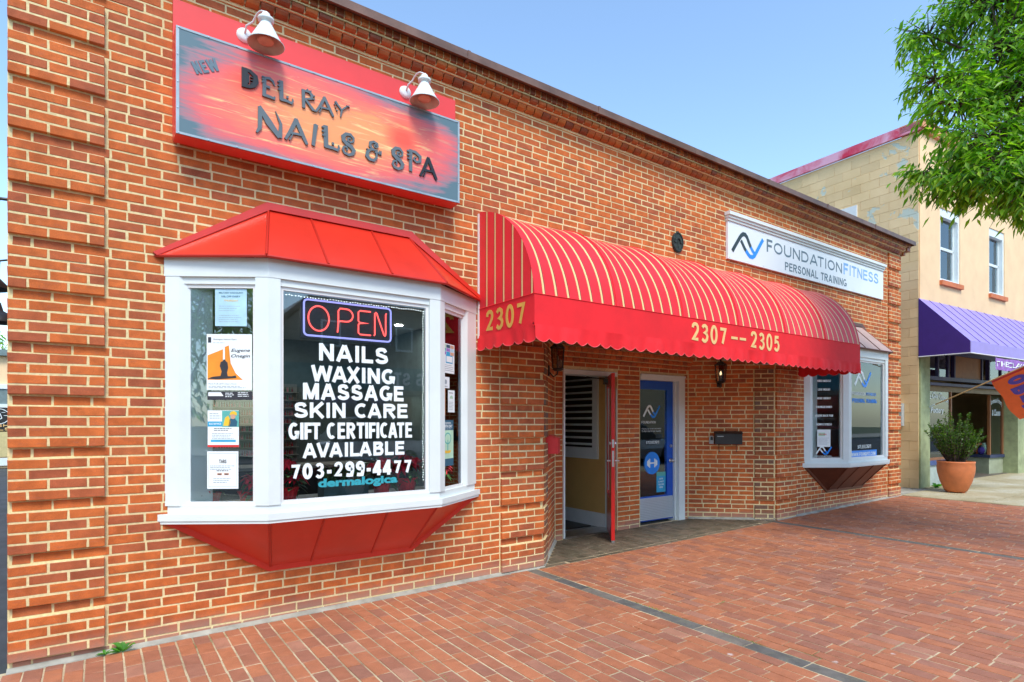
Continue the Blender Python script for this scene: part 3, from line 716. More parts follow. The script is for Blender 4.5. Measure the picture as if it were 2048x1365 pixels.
# cement fillet along the foot of the wall
for a, b in ((0, 4.3), (8.72, 13.02)):
    cf = MB(); cf.add([(a, -.0, gz(a)-.02), (b, -.0, gz(b)-.02), (b, 0, gz(b)+.022), (a, 0, gz(a)+.022), (a, -.05, gz(a)-.02), (b, -.05, gz(b)-.02), (b, -.045, gz(b)+.003), (a, -.045, gz(a)+.003)],
           [(3, 2, 6, 7), (7, 6, 5, 4)]); cf.build('cement_fillet', 'concrete_gray', bb)
for f_, L_ in ((fl, sp), (fr_, sp)):
    p0, p1 = f_(0, .03, 0)[0], f_(L_, .03, 0)[0]; q0, q1 = f_(0, -.0, 0)[0], f_(L_, -.0, 0)[0]
    zz = lambda p, h: Vector((p.x, p.y, gz(p.x)+h)); MB().add([zz(q0, .03), zz(q1, .03), zz(p1, .002), zz(p0, .002)], [(0, 1, 2, 3)]).build('cement_fillet', 'concrete_gray', bb)
# cornice: three courses of molded headers and a metal cap
def molded(L, prof):
    """brick with a rounded nose: prof is a list of (outward, z)"""
    n = len(prof); v = [(-L/2, -p, z) for p, z in prof]+[(L/2, -p, z) for p, z in prof]
    v += [(-L/2, .05, prof[0][1]), (-L/2, .05, prof[-1][1]), (L/2, .05, prof[0][1]), (L/2, .05, prof[-1][1])]
    f = [(i, i+n, i+n+1, i+1) for i in range(n-1)]
    f += [tuple([2*n]+list(range(n))+[2*n+1])[::1], tuple([2*n+2]+list(range(n, 2*n))+[2*n+3])[::-1]]
    f += [(0, 2*n, 2*n+2, n), (n-1, 2*n-1, 2*n+3, 2*n+1)]
    return v, f
def bull(h, r, base): return [(base, 0), (base+r*.55, .006)]+[(base+r*.55+r*.45*math.sin(R(a)), h*(.14+.43*(1-math.cos(R(a))))) for a in (20, 60, 100, 140)]+[(base+r*.55, h)]
profA = [(.012, 0), (.036, .006), (.060, .020), (.072, .040), (.075, .060)]
profB = [(.084, 0), (.112, .004), (.130, .017), (.136, .034), (.130, .050), (.112, .062)]
profC = [(.118, 0), (.146, .004), (.148, .058)]
def cornice(name, restname, prof, z, pitch, mt, x0=.0, x1=13.02):
    sh = []
    for k in range(5):
        v, f = molded(pitch-.013, prof); me = bpy.data.meshes.new(name); me.from_pydata(v, [], f); me.materials.append(M[mt]); me.update(); sh.append(me)
    n = int((x1-x0)/pitch); rest = MB()
    for i in range(n):
        x = x0+(i+.5)*pitch; p = project((x, -.1, z)); dz = rnd.uniform(-.0015, .0015); dy = rnd.uniform(-.002, .002)
        if p and -20 < p[0] < 1900:
            ob = bpy.data.objects.new(name, sh[i % 5]); COL.objects.link(ob); ob.parent = bb; ob.matrix_parent_inverse = bb.matrix_basis.inverted(); ob.matrix_basis = Matrix.Translation((x, dy, z+dz)) @ Matrix.Rotation(rnd.uniform(-.01, .01), 4, 'Y')
        else:
            v, f = molded(pitch-.010, prof); rest.add([(a+x, b+dy, c+z+dz) for a, b, c in v], f)
    if rest.v: rest.build(restname, mt, bb, kind='stuff')
cornice('cove_brick', 'cove_bricks', profA, 4.695, .1062, 'brick_molded')
cornice('bullnose_brick', 'bullnose_bricks', profB, 4.762, .1062, 'brick_molded')
cornice('rowlock_brick', 'rowlock_bricks', profC, 4.833, .0706, 'brick_molded')
for a_, b_, c_ in ((.012, 4.680, 4.693), (.016, 4.6935, 4.716), (.040, 4.7165, 4.752), (.090, 4.7525, 4.766), (.108, 4.7665, 4.820), (.124, 4.8205, 4.836), (.139, 4.8365, 4.895)): MB().box(.004, 13.016, -a_, .002, b_, c_).build('cornice_mortar', 'mortar', bb)
# cornice returns at the right end
cr = MB()
for k, (z, pr) in enumerate(((4.695, .075), (4.762, .136), (4.833, .148))):
    for i in range(6): cr.box(13.02, 13.02+pr, -pr+.11*i, -pr+.11*i+.1, z, z+.062)
cr.build('cornice_return', 'brick_molded', bb)
cp = MB().box(-.12, 6.55, -.215, .30, 4.897, 4.945).box(6.554, 13.20, -.215, .30, 4.897, 4.944)
cp.box(-.12, 6.55, -.218, -.200, 4.872, 4.8965).box(6.554, 13.20, -.218, -.200, 4.872, 4.8965).box(13.185, 13.203, -.189, .3, 4.872, 4.8965)
for x in (1.6, 3.25, 4.9, 8.2, 9.85, 11.5): cp.box(x, x+.03, -.2215, .29, 4.868, 4.9475)
cp.build('roof_cap', 'cap', bb)

# ------------------------------------------------------------ bay windows
def offs(pl, d, wall=True):
    """offset an open plan polyline outwards (towards -Y side) by d; ends slide along the wall"""
    out = []
    for i, p in enumerate(pl):
        p = Vector(p)
        def ln(a, b):
            t = (Vector(b)-Vector(a)).normalized(); nn = Vector((t.y, -t.x)); return Vector(a)+nn*d, t
        if i == 0 or i == len(pl)-1:
            a, t = ln(pl[0], pl[1]) if i == 0 else ln(pl[-2], pl[-1])
            if wall and abs(t.y) > 1e-3:
                k = (p.y-a.y)/t.y; out.append(a+t*k)
            else: out.append(p+Vector((t.y, -t.x))*d)
        else:
            a, t = ln(pl[i-1], pl[i]); b, u = ln(pl[i], pl[i+1])
            den = t.x*u.y-t.y*u.x; k = ((b.x-a.x)*u.y-(b.y-a.y)*u.x)/den; out.append(a+t*k)
    return out
def strip_prism(mb, pl, dout, din, z0, z1, wall=True):
    o = offs(pl, dout, wall); i_ = offs(pl, -din, wall); n = len(pl)
    vs = [(p.x, p.y, z) for z in (z0, z1) for ring in (o, i_) for p in ring]
    f = []
    for k in range(n-1):
        f += [(k, k+1, 2*n+k+1, 2*n+k), (n+k+1, n+k, 3*n+k, 3*n+k+1), (2*n+k, 2*n+k+1, 3*n+k+1, 3*n+k), (k+1, k, n+k, n+k+1)]
    f += [(0, 2*n, 3*n, n), (n-1, 2*n-1, 4*n-1, 3*n-1)]
    return mb.add(vs, f)
def bay(ox, red, label):
    A, B, C, D = [(ox+x, y) for x, y in ((.854, 0), (1.47, -.4), (2.867, -.4), (3.478, 0))]
    pl = [A, B, C, D]; z0, z1 = .80, 2.70
    def along(P, Q, s): P, Q = Vector(P), Vector(Q); return tuple(P+(Q-P).normalized()*s)
    lab = (Vector(B)-Vector(A)).length
    fm = MB()
    strip_prism(fm, pl, 0, .12, 2.565, 2.70)            # header
    strip_prism(fm, pl, -.018, .12, 2.515, 2.5645)
    strip_prism(fm, pl, -.012, .12, .862, .918)         # bottom rail
    for sub in ([A, along(A, B, .10)], [along(B, A, .095), B, along(B, C, .085)], [along(C, B, .10), C, along(C, D, .085)], [along(D, C, .19), D]):
        strip_prism(fm, sub, -.003, .12, .918, 2.5645, wall=(sub[0] == A or sub[-1] == D))
    bw = fm.build('bay_window', 'white', bb, label=label)
    sl_ = MB(); strip_prism(sl_, pl, .022, .12, .812, .861); strip_prism(sl_, pl, .014, .12, .79, .811); sl_.build('sill', 'white', bw)
    segs = [(A, B, .10, lab-.095), (B, C, .085, 1.397-.10), (C, D, .085, lab-.19)]
    frs = []
    for k, (P, Q, a, b) in enumerate(segs):
        u = (Vector(Q)-Vector(P)).normalized(); fr = frame((P[0], P[1], 0), (u.x, u.y, 0)); frs.append(fr)
        st = MB()
        st.fbox(fr, a, a+.026, .918, 2.515, -.064, -.030).fbox(fr, b-.026, b, .918, 2.515, -.064, -.030)
        st.fbox(fr, a+.026, b-.026, 2.489, 2.515, -.064, -.030).fbox(fr, a+.026, b-.026, .918, .944, -.064, -.030)
        st.build('sash', 'white_trim', bw)
        MB().fbox(fr, a+.027, b-.027, .945, 2.488, -.047, -.042).build('window_pane', 'glass', bw)
    # roof
    mr, ms, mk = ('red_metal', 'red_seam', 'red_metal') if red else ('roof_pink', 'copper', 'copper')
    e = [(ox+.80, 0, 2.712), (ox+1.445, -.455, 2.712), (ox+2.895, -.455, 2.712), (ox+3.532, 0, 2.712)]
    r1, r2 = (ox+1.56, 0, 3.185), (ox+2.755, 0, 3.185)
    def lerp(a, b, t): return tuple(a[i]+(b[i]-a[i])*t for i in range(3))
    def slab(pts, t, name, mt):
        pts = [Vector(p) for p in pts]; n = (pts[1]-pts[0]).cross(pts[2]-pts[0]).normalized()
        if n.y > 0: n = -n
        m_ = len(pts); MB().add([p for p in pts]+[p-n*t for p in pts], [tuple(range(m_)), tuple(range(2*m_-1, m_-1, -1))]+[(i, i+m_, (i+1) % m_+m_, (i+1) % m_) for i in range(m_)]).build(name, mt, bw)
    def cutx(a, b, X): t = (X-a[0])/(b[0]-a[0]); return lerp(a, b, t)
    X1, X2 = ox+1.885, ox+2.40
    slab([e[0], e[1], r1], .012, 'roof_panel', mr); slab([e[2], e[3], r2], .012, 'roof_panel', mr)
    fx = [(e[1], r1), (cutx(e[1], e[2], X1), cutx(r1, r2, X1)), (cutx(e[1], e[2], X2), cutx(r1, r2, X2)), (e[2], r2)]
    for (a, b), (c, d) in zip(fx, fx[1:]): slab([a, c, d, b], .012, 'roof_panel', mr)
    for a, b in fx:
        MB().tube([lerp(a, b, -.01), lerp(a, b, 1)], .011, 6).build('roof_seam', ms, bw)
    ed = MB(); 
    for a, b in zip(e, e[1:]): ed.tube([(a[0], a[1], a[2]-.012), (b[0], b[1], b[2]-.012)], .012, 6)
    ed.build('drip_edge', ms if red else 'copper', bw)
    # flashing against the wall
    fl_ = MB(); rr1, rr2 = (ox+1.545, 3.235), (ox+2.775, 3.235); a0 = (ox+.785, 2.72); b0 = (ox+3.548, 2.72)
    fl_.prism([a0, (ox+.81, 2.70), (ox+1.565, 3.178), (ox+2.752, 3.178), (ox+3.525, 2.70), b0, rr2, rr1], FRONT, .0, .028)
    fl_.build('roof_flashing', mr if red else 'copper', bw)
    # skirt
    t = [(ox+.91, -.0, .79), (ox+1.485, -.372, .79), (ox+2.855, -.372, .79), (ox+3.43, 0, .79)]
    b1, b2 = (ox+1.575, 0, .372), (ox+2.762, 0, .372)
    slab([t[0], b1, t[1]], .01, 'skirt_panel', mk); slab([t[2], b2, t[3]], .01, 'skirt_panel', mk)
    fx = [(t[1], b1), (cutx(t[1], t[2], X1), cutx(b1, b2, X1)), (cutx(t[1], t[2], X2), cutx(b1, b2, X2)), (t[2], b2)]
    for (a, b), (c, d) in zip(fx, fx[1:]): slab([a, b, d, c], .01, 'skirt_panel', mk)
    for a, b in fx: MB().tube([a, b], .010, 6).build('skirt_seam', ms, bw)
    sf = MB(); sf.prism([(ox+.86, .79), (ox+.95, .79), (ox+1.59, .395), (ox+2.748, .395), (ox+3.39, .79), (ox+3.47, .79), (ox+2.775, .350), (ox+1.56, .350)], FRONT, .0, .018)
    sf.build('skirt_flange', 'red_metal' if red else 'copper', bw)
    return bw, frs
bw1, fr1 = bay(0, True, 'white bay window with bright red metal roof and skirt')
bw2, fr2 = bay(8.68, False, 'white bay window with weathered pinkish roof and brown metal skirt')

# ------------------------------------------------------------ lettering and papers on the windows
def lettering(name, parent, mt, fn, label=None):
    mb = MB(); fn(mb); return mb.build(name, mt, parent, label=label)
f0, f1, f2 = fr1          # left, front and right pane of the near bay; a along pane, b height, c outwards
G = -.0395                 # just outside the glass
OX = 1.47
for s, x0, x1, za, zb, bo in (('NAILS', 1.844, 2.404, 1.99, 2.122, .045), ('WAXING', 1.784, 2.465, 1.828, 1.952, .045), ('MASSAGE', 1.724, 2.541, 1.69, 1.815, .045),
                              ('SKIN CARE', 1.659, 2.577, 1.551, 1.668, .045), ('GIFT CERTIFICATE', 1.619, 2.618, 1.388, 1.515, .025), ('AVAILABLE', 1.721, 2.548, 1.248, 1.36, .04),
                              ('703-299-4477', 1.627, 2.614, 1.088, 1.21, .035)):
    lettering('lettering', bw1, 'vinyl', lambda mb: block(mb, s, f1, x0-OX, za, x1-x0, zb-za, .225 if s != 'GIFT CERTIFICATE' else .19, G, .001, .13))
lettering('lettering', bw1, 'teal_vinyl', lambda mb: text(mb, 'dermalogica', f1, 1.836-OX, 1.0, .651, .085, G, .045), label='small teal lettering at the foot of the pane')

def sheet(fr, a, b, w, h, label, cat, mt='paper', base=-.0410, t=.0015, group=None):
    """a paper stuck to the glass: a thing with a sheet and prints"""
    c = fr(a+w/2, b, base); th = thing(cat.replace(' ', '_'), c, label, cat, group)
    MB().fbox(fr, a, a+w, b, b+h, base, base+t).build('sheet', mt, th)
    q = base+t
    def rect(x, y, ww, hh, m_, k=1, name='print'):
        MB().fbox(fr, a+x*w, a+(x+ww)*w, b+y*h, b+(y+hh)*h, q, q+.0004*k).build(name, m_, th)
    def tx(s, x, y, ww, hh, m_='ink', k=2, bold=.0, shear=0):
        mb = MB(); text(mb, s, fr, a+x*w, b+y*h, ww*w, hh*h, q+.0004*k+.0003, bold, shear); mb.build('lettering', m_, th)
    def lines(x, y, ww, n, gap, hh=.011, m_='ink_soft'):
        mb = MB()
        for i in range(n):
            L = ww*rnd.uniform(.7, 1)
            xx = 0
            while xx < L:
                l = rnd.uniform(.03, .11); mb.fbox(fr, a+(x+xx)*w, a+(x+min(xx+l, L))*w, b+(y-i*gap)*h, b+(y-i*gap+hh)*h, q, q+.0004); xx += l+.015
        mb.build('small_print', m_, th, kind='stuff')
    return th, rect, tx, lines, (lambda poly, m_, k=1, name='print': MB().prism([(a+x*w, b+y*h) for x, y in poly], fr, q, q+.0004*k).build(name, m_, th))
# near bay, left pane (s measured from the wall corner)
_, rect, tx, ln, poly = sheet(f0, .340, 2.215, .225, .270, 'pale blue discount notice taped at the top of the left pane', 'notice', 'paper_blue')
tx('MILITARY DISCOUNT', .12, .87, .76, .045, 'ink_navy', 2, .01); tx('10% OFF EVERY', .2, .77, .6, .05, 'ink_navy', 2, .01); tx('THURSDAY', .28, .66, .46, .05, 'ink_yellow', 2, .01)
ln(.12, .53, .7, 3, .06); ln(.12, .28, .72, 4, .055)
_, rect, tx, ln, poly = sheet(f0, .280, 1.752, .322, .405, 'white opera poster with orange angular picture and kneeling figure', 'poster', 'paper')
rect(.03, .845, .07, .1, 'ink', 1); tx('Washington National Opera', .14, .885, .52, .035, 'ink', 1, .0)
ln(.14, .84, .3, 1, .03, .008)
poly([(.02, .18), (.80, .18), (.64, .30), (.53, .48), (.49, .80), (.40, .77), (.40, .50), (.36, .50), (.36, .73), (.02, .62)], 'ink_orange', 1, 'orange_picture')
poly([(.3, .23), (.33, .33), (.29, .43), (.31, .50), (.36, .52), (.37, .545), (.405, .545), (.42, .52), (.46, .49), (.475, .40), (.45, .31), (.47, .23)], 'ink', 2, 'figure')
poly([(.02, .20), (.12, .235), (.3, .25), (.55, .245), (.64, .26), (.66, .215), (.5, .205), (.2, .19)], 'ink', 3, 'figure')
tx('Eugene', .54, .665, .42, .075, 'ink', 2, .012, .3); tx('Onegin', .54, .565, .42, .075, 'ink', 2, .012, .3)
tx('March 9–29, 2019 | Opera House', .04, .09, .62, .034, 'ink_soft', 2); ln(.04, .06, .85, 2, .025, .01)
_, rect, tx, ln, poly = sheet(f0, .285, 1.680, .318, .062, 'narrow black strip of sponsor print under the opera poster', 'notice', 'ink')
poly([(.02, .45), (.36, .45), (.30, .9), (.02, .9)], 'paper'); ln(.4, .75, .2, 3, .2, .08, 'paper'); ln(.68, .8, .28, 3, .2, .08, 'paper')
_, rect, tx, ln, poly = sheet(f0, .287, 1.338, .222, .266, 'white flyer with blue banner, red foot and child in yellow helmet', 'flyer', 'paper')
rect(.0, .0, 1, .06, 'ink_red'); rect(.10, .14, .8, .06, 'ink_blue'); rect(0, .56, .46, .14, 'ink_blue'); tx('BUS SERVICE', .05, .61, .38, .05, 'paper', 2, .02)
rect(.46, .55, .54, .44, 'ink_teal', 1); poly([(.5, .58), (.56, .80), (.66, .86), (.74, .7), (.7, .58)], 'ink_yellow', 2); poly([(.66, .56), (.7, .76), (.85, .8), (.95, .7), (.93, .56)], 'ink_navy', 2)
poly([(.74, .78), (.73, .87), (.8, .91), (.89, .87), (.88, .79), (.82, .76)], 'skin', 3); poly([(.7, .87), (.74, .96), (.84, .985), (.93, .94), (.93, .86), (.82, .9)], 'ink_yellow', 4)
ln(.06, .9, .36, 3, .06, .02); ln(.2, .5, .6, 2, .05, .018, 'ink'); ln(.14, .36, .7, 4, .045, .016)
_, rect, tx, ln, poly = sheet(f0, .283, 1.036, .222, .272, 'white certificate with two printed eyes at the foot of the left pane', 'certificate', 'paper')
ribbon_frame = MB()
for (x0_, x1_, y0_, y1_) in ((.05, .95, .05, .058), (.05, .95, .942, .95), (.05, .058, .058, .942), (.942, .95, .058, .942)): rect(x0_, y0_, x1_-x0_, y1_-y0_, 'ink_soft')
tx('TARS', .38, .68, .24, .10, 'ink', 2, .03); ln(.1, .60, .8, 3, .045, .018); ln(.3, .47, .42, 1, .04, .02, 'ink')
rect(.32, .36, .16, .06, 'skin'); rect(.35, .375, .1, .03, 'ink', 2); rect(.54, .36, .16, .06, 'skin'); rect(.57, .375, .1, .03, 'ink', 2); ln(.2, .26, .6, 3, .05, .018)
# near bay, right pane
_, rect, tx, ln, poly = sheet(f2, .10, 1.955, .235, .262, 'colourful flyer with purple photo collage at the top of the right pane', 'flyer', 'paper')
for i in range(9): rect(.02+.32*(i % 3), .62-.0+.12*(i//3), .3, .11, ['banner', 'ink_blue', 'skin', 'ink_teal', 'banner', 'paper_blue', 'ink_mint', 'ink_navy', 'skin'][i], 1)
rect(.3, .34, .55, .28, 'ink_blue', 2); rect(.34, .38, .47, .2, 'paper', 3); ln(.05, .26, .9, 4, .06, .02)
_, rect, tx, ln, poly = sheet(f2, .10, 1.82, .14, .10, 'small white square notice with faint emblem in the right pane', 'notice', 'paper')
poly(arc(.5, .55, .16, .22, 0, 345, 12), 'ink_soft'); rect(.4, .1, .08, .1, 'ink', 2); rect(.6, .1, .08, .1, 'ink', 2)
_, rect, tx, ln, poly = sheet(f2, .10, 1.575, .06, .24, 'narrow orange flyer strip in the right pane', 'flyer', 'ink_orange')
ln(.15, .7, .7, 4, .12, .03, 'ink_yellow')
_, rect, tx, ln, poly = sheet(f2, .215, 1.605, .125, .20, 'small white card with green emblem and fine print in the right pane', 'card', 'paper')
poly(arc(.5, .62, .26, .14, 0, 180, 8), 'ink_mint'); ln(.15, .86, .7, 1, .05, .03, 'ink'); ln(.12, .45, .75, 6, .065, .02)
_, rect, tx, ln, poly = sheet(f2, .10, 1.125, .215, .41, 'navy and mint poster reading Earth Day low in the right pane', 'poster', 'ink_mint')
rect(0, .78, 1, .22, 'ink_navy'); rect(0, 0, 1, .16, 'ink_navy'); tx('ALEXANDRIA', .08, .92, .7, .035, 'paper', 2, .02); tx('EARTH DAY', .05, .835, .85, .065, 'paper', 2, .03); tx('APRIL 27, 2019', .1, .795, .7, .022, 'paper', 2)
poly(arc(.5, .60, .3, .13, 0, 345, 14), 'ink_teal', 1); poly(arc(.5, .60, .24, .10, 0, 345, 14), 'ink_mint', 2); rect(.47, .32, .06, .25, 'ink_teal', 3); poly([(.2, .34), (.8, .34), (.7, .28), (.3, .28)], 'ink_yellow', 2)

# neon sign, tubes on a dark backing inside the front pane
ns = thing('neon_sign', (2.1, -.25, 2.18), 'red neon OPEN sign in a rounded blue-white tube border inside the window', 'neon sign')
fn_ = frame((0, -.255, 0), (1, 0, 0))
MB().fbox(fn_, 1.735, 2.485, 2.165, 2.485, -.02, -.002).build('backing_panel', M['black'], ns)
M['neon_red'] = emit('neon_red', (1, .10, .09), 1.0); M['neon_white'] = emit('neon_blue_white', (.36, .38, .95), .6)
def tube2(pts, r, c=.02, closed=False):
    p = [fn_(a, b, c) for a, b in pts]
    if closed: p.append(p[0])
    return MB().tube(p, r, 8, caps=not closed)
x0, x1, y0, y1, rr = 1.755, 2.465, 2.187, 2.463, .03
bd = arc(x1-rr, y1-rr, rr, rr, 90, 0, 5)+arc(x1-rr, y0+rr, rr, rr, 0, -90, 5)+arc(x0+rr, y0+rr, rr, rr, -90, -180, 5)+arc(x0+rr, y1-rr, rr, rr, 180, 90, 5)
tube2(bd, .0075, closed=True).build('border_tube', M['neon_white'], ns)
b0, b1 = 2.228, 2.420
tube2(arc(1.868, (b0+b1)/2, .080, (b1-b0)/2, 0, 348, 30), .0065, closed=True).build('letter_tube', M['neon_red'], ns)
tube2([(2.015, b0), (2.022, b0+.08), (2.022, b1-.02), (2.036, b1)]+arc(2.088, b1-.050, .052, .050, 90, -90, 9)+[(2.045, b1-.10), (2.03, b1-.101)], .0065).build('letter_tube', M['neon_red'], ns)
tube2([(2.29, b1), (2.20, b1), (2.186, b1-.012), (2.186, b1-.085), (2.198, b1-.096), (2.27, b1-.097), (2.198, b1-.102), (2.186, b1-.112), (2.186, b0+.012), (2.20, b0), (2.29, b0)], .0065).build('letter_tube', M['neon_red'], ns)
tube2([(2.318, b0), (2.325, b0+.01), (2.325, b1-.006), (2.334, b1), (2.342, b1-.008), (2.405, b0+.012), (2.413, b0+.004), (2.42, b0+.014), (2.42, b1-.01), (2.427, b1)], .0065).build('letter_tube', M['neon_red'], ns)
# string of fairy lights round the panes
fz = thing('fairy_lights', (2.1, -.32, 2.46), 'string of tiny white fairy lights hung round the edges of the window panes', 'string lights')
M['fairy'] = emit('fairy_bulb', (.9, 1, 1), 1.6)
wb_, wc = MB(), MB()
pth = [(f1, .12, 2.470), (f1, 1.27, 2.470), (f1, 1.27, 1.0)]
for (fa, a0_, b0_), (fb_, a1_, b1_) in zip(pth, pth[1:]):
    L = math.hypot(a1_-a0_, b1_-b0_); k = int(L/.022)
    wc.tube([f1(a0_+(a1_-a0_)*i/12, b0_+(b1_-b0_)*i/12, -.083) for i in range(13)], .0012, 4)
    for i in range(k):
        p = f1(a0_+(a1_-a0_)*i/k+rnd.uniform(-.004, .004), b0_+(b1_-b0_)*i/k+rnd.uniform(-.004, .004), -.080); wb_.box(p.x-.0022, p.x+.0022, p.y-.002, p.y+.002, p.z-.003, p.z+.003)
for i in range(60):
    p = f2(.475+rnd.uniform(-.003, .003), 2.46-i*.025, -.08); wb_.box(p.x-.0022, p.x+.0022, p.y-.002, p.y+.002, p.z-.003, p.z+.003)
wc.tube([f2(.47, 2.46, -.083), f2(.47, 1.0, -.083)], .0012, 4)
wc.build('wire', 'vinyl', fz); wb_.build('bulb', M['fairy'], fz, kind='stuff')

# bay interiors: display shelf, ceiling and the shop behind
def interior(ox, x0, x1, depth, wallm, name):
    rm = MB()
    rm.box(ox+x0, ox+x1, depth, depth+.1, 0, 2.9)
    rm.box(ox+x0-.1, ox+x0, .29, depth, 0, 2.9).box(ox+x1, ox+x1+.1, .29, depth, 0, 2.9)
    rm.build('shop_wall', wallm, bb)
    MB().box(ox+x0, ox+x1, .29, depth, -.02, .0+gz(ox+x0)+.03).build('shop_floor', 'floor_int', bb)
    MB().box(ox+x0, ox+x1, .29, depth, 2.8, 2.85).build('shop_ceiling', 'white_trim', bb)
    pl = [(ox+.86, .0), (ox+1.47, -.28), (ox+2.867, -.28), (ox+3.47, .0)]
    for z, nm in ((.86, 'window_shelf'), (2.57, 'bay_ceiling')):
        p2 = [(ox+1.1, -.04), (ox+1.52, -.27), (ox+2.82, -.27), (ox+3.22, -.04), (ox+3.36, .32), (ox+.96, .32)]
        mb = MB(); n_ = len(p2); mb.add([(x, y, z) for x, y in p2]+[(x, y, z+.03) for x, y in p2], [tuple(range(n_))[::-1], tuple(range(n_, 2*n_))]+[(i, (i+1) % n_, (i+1) % n_+n_, i+n_) for i in range(n_)])
        mb.build(nm, 'white_trim', bb)
interior(0, .35, 4.1, 4.6, 'int_dark', 'nails')
interior(8.68, .3, 4.1, 4.6, 'int_mid', 'gym')
# polish shelves with bottles on the far wall
ps = thing('polish_rack', (1.6, 4.5, 0), 'wall rack with rows of small red and dark nail polish bottles behind the left pane', 'rack')
rk = MB().box(.6, 3.0, 4.56, 4.595, .9, 2.1)
for i in range(9): rk.box(.6, 3.0, 4.45, 4.56, 1.0+i*.12, 1.012+i*.12)
rk.build('shelf', 'int_mid', ps)
cols = [simple('polish_%s' % n, c, .2, bmp=0) for n, c in (('red', (.4, .02, .03)), ('wine', (.2, .02, .04)), ('pink', (.6, .2, .25)), ('brown', (.25, .1, .05)), ('green', (.05, .15, .08)))]
for ci, c in enumerate(cols):
    bt = MB()
    for i in range(9):
        for k in range(68):
            if (k*7+i*3+k//5) % 5 == ci: x = .63+k*.034; bt.box(x-.011, x+.011, 4.48, 4.505, 1.013+i*.12, 1.055+i*.12).box(x-.005, x+.005, 4.487, 4.497, 1.055+i*.12, 1.085+i*.12)
    bt.build('bottles', c, ps, kind='stuff')
M['lit_disc'] = emit('ceiling_lamp', (1, .97, .9), 55)
for i, (x, y) in enumerate(((1.2, 2.0), (1.9, 2.9), (2.6, 1.9), (3.2, 3.2), (3.7, 2.3), (2.3, 3.9))):
    t = thing('ceiling_spot', (x, y, 2.79), ('recessed ceiling lamp nearest the left pane of the salon window', 'recessed ceiling lamp over the left end of the manicure counter', 'recessed ceiling lamp close behind the neon sign', 'recessed ceiling lamp deep in the salon on the right', 'recessed ceiling lamp by the right wall of the salon', 'recessed ceiling lamp farthest back in the salon')[i], 'ceiling lamp', 'recessed lamps in the shop ceiling')
    MB().lathe((x, y, 2.785), [(.05, .012), (.06, 0), (.066, .014)], 14).build('ring', 'white', t)
    MB().lathe((x, y, 2.787), [(.001, 0), (.048, 0), (.048, .012)], 14).build('lens', M['lit_disc'], t)
# chairs/counter silhouettes behind
ct = thing('manicure_counter', (2.4, 2.6, 0), 'low dark manicure counter inside the shop', 'counter')
MB().box(1.5, 3.3, 2.4, 2.9, .02, .95).build('cabinet', M['black'], ct); MB().box(1.46, 3.34, 2.36, 2.94, .951, .985).build('worktop', 'int_mid', ct)

# poinsettias in red foil on the window shelf
def poinsettia(x, y, s, label, flip=0, seed=0):
    rn = random.Random(seed); z = .895; t = thing('poinsettia', (x, y, z), label, 'potted plant', 'poinsettias on the window shelf')
    n = 18; pm_ = MB(); o = len(pm_.v); prof = [(.055, 0), (.062, .05), (.072, .10), (.085, .135)]
    for r, h in prof:
        for k in range(n):
            a = 2*math.pi*k/n; q = r*s*(1+.07*math.sin(k*2.9+r*40)*(h/.13+.3)); pm_.v.append((x+q*math.cos(a), y+q*math.sin(a), z+h*s))
    for i in range(3):
        for k in range(n): a = i*n+k; b = i*n+(k+1) % n; pm_.f.append((a, b, b+n, a+n))
    pm_.build('foil_pot', 'foil', t)
    st = MB(); br = MB(); gr = MB()
    def leaf(mb, c, d, L, W, droop):
        d = Vector(d).normalized(); sd_ = d.cross(Vector((0, 0, 1))).normalized(); c = Vector(c)
        m1 = c+d*L*.35; m2 = c+d*L*.68+Vector((0, 0, -droop*L*.3)); e_ = c+d*L+Vector((0, 0, -droop*L*.8)); up = Vector((0, 0, W*.2))
        mb.add([c, m1+sd_*W*.5+up, m1, m1-sd_*W*.5+up, m2+sd_*W*.36, m2, m2-sd_*W*.36, e_], [(0, 1, 2), (0, 2, 3), (1, 4, 5, 2), (2, 5, 6, 3), (4, 7, 5), (5, 7, 6)])
    for k in range(rn.randint(4, 6)):
        a = rn.uniform(0, 6.28); rr_ = rn.uniform(.02, .09)*s; h = rn.uniform(.20, .34)*s; tip = (x+rr_*math.cos(a), y+rr_*math.sin(a), z+h)
        st.tube([(x+rr_*.3*math.cos(a), y+rr_*.3*math.sin(a), z+.1*s), tip], .004*s, 5)
        for j in range(9):
            b_ = 6.28*j/9+rn.uniform(-.2, .2); leaf(br, tip, (math.cos(b_), math.sin(b_), rn.uniform(-.1, .35)), rn.uniform(.08, .125)*s, .05*s, rn.uniform(.3, 1.1))
        for j in range(6):
            b_ = 6.28*j/6+rn.uniform(-.3, .3); leaf(gr, (tip[0], tip[1], tip[2]-rn.uniform(.03, .12)*s), (math.cos(b_), math.sin(b_), rn.uniform(-.1, .5)), rn.uniform(.09, .14)*s, .055*s, rn.uniform(.3, 1))
        if k % 2 == 0:
            for j in range(5):
                b_ = 6.28*j/5; leaf(gr, (tip[0], tip[1], tip[2]+.03), (math.cos(b_), math.sin(b_), .8), .07*s, .035*s, .6)
    st.build('stem', 'leaf_in', t); br.build('bract', 'bract', t, kind='stuff'); gr.build('foliage', 'leaf_in', t, kind='stuff')
poinsettia(1.17, .04, .72, 'poinsettia in red foil at the left end of the window shelf, behind the certificate', seed=1)
poinsettia(1.385, -.115, .80, 'poinsettia in red foil close to the glass, right of the certificate', seed=2)
poinsettia(1.64, -.235, 1.0, 'tall leggy poinsettia beside the left post of the front pane', seed=3)
poinsettia(2.40, -.235, .95, 'poinsettia in red foil under the last digits of the phone number', seed=4)
poinsettia(2.63, -.225, 1.1, 'fullest poinsettia in red foil, in the right corner of the front pane', seed=5)
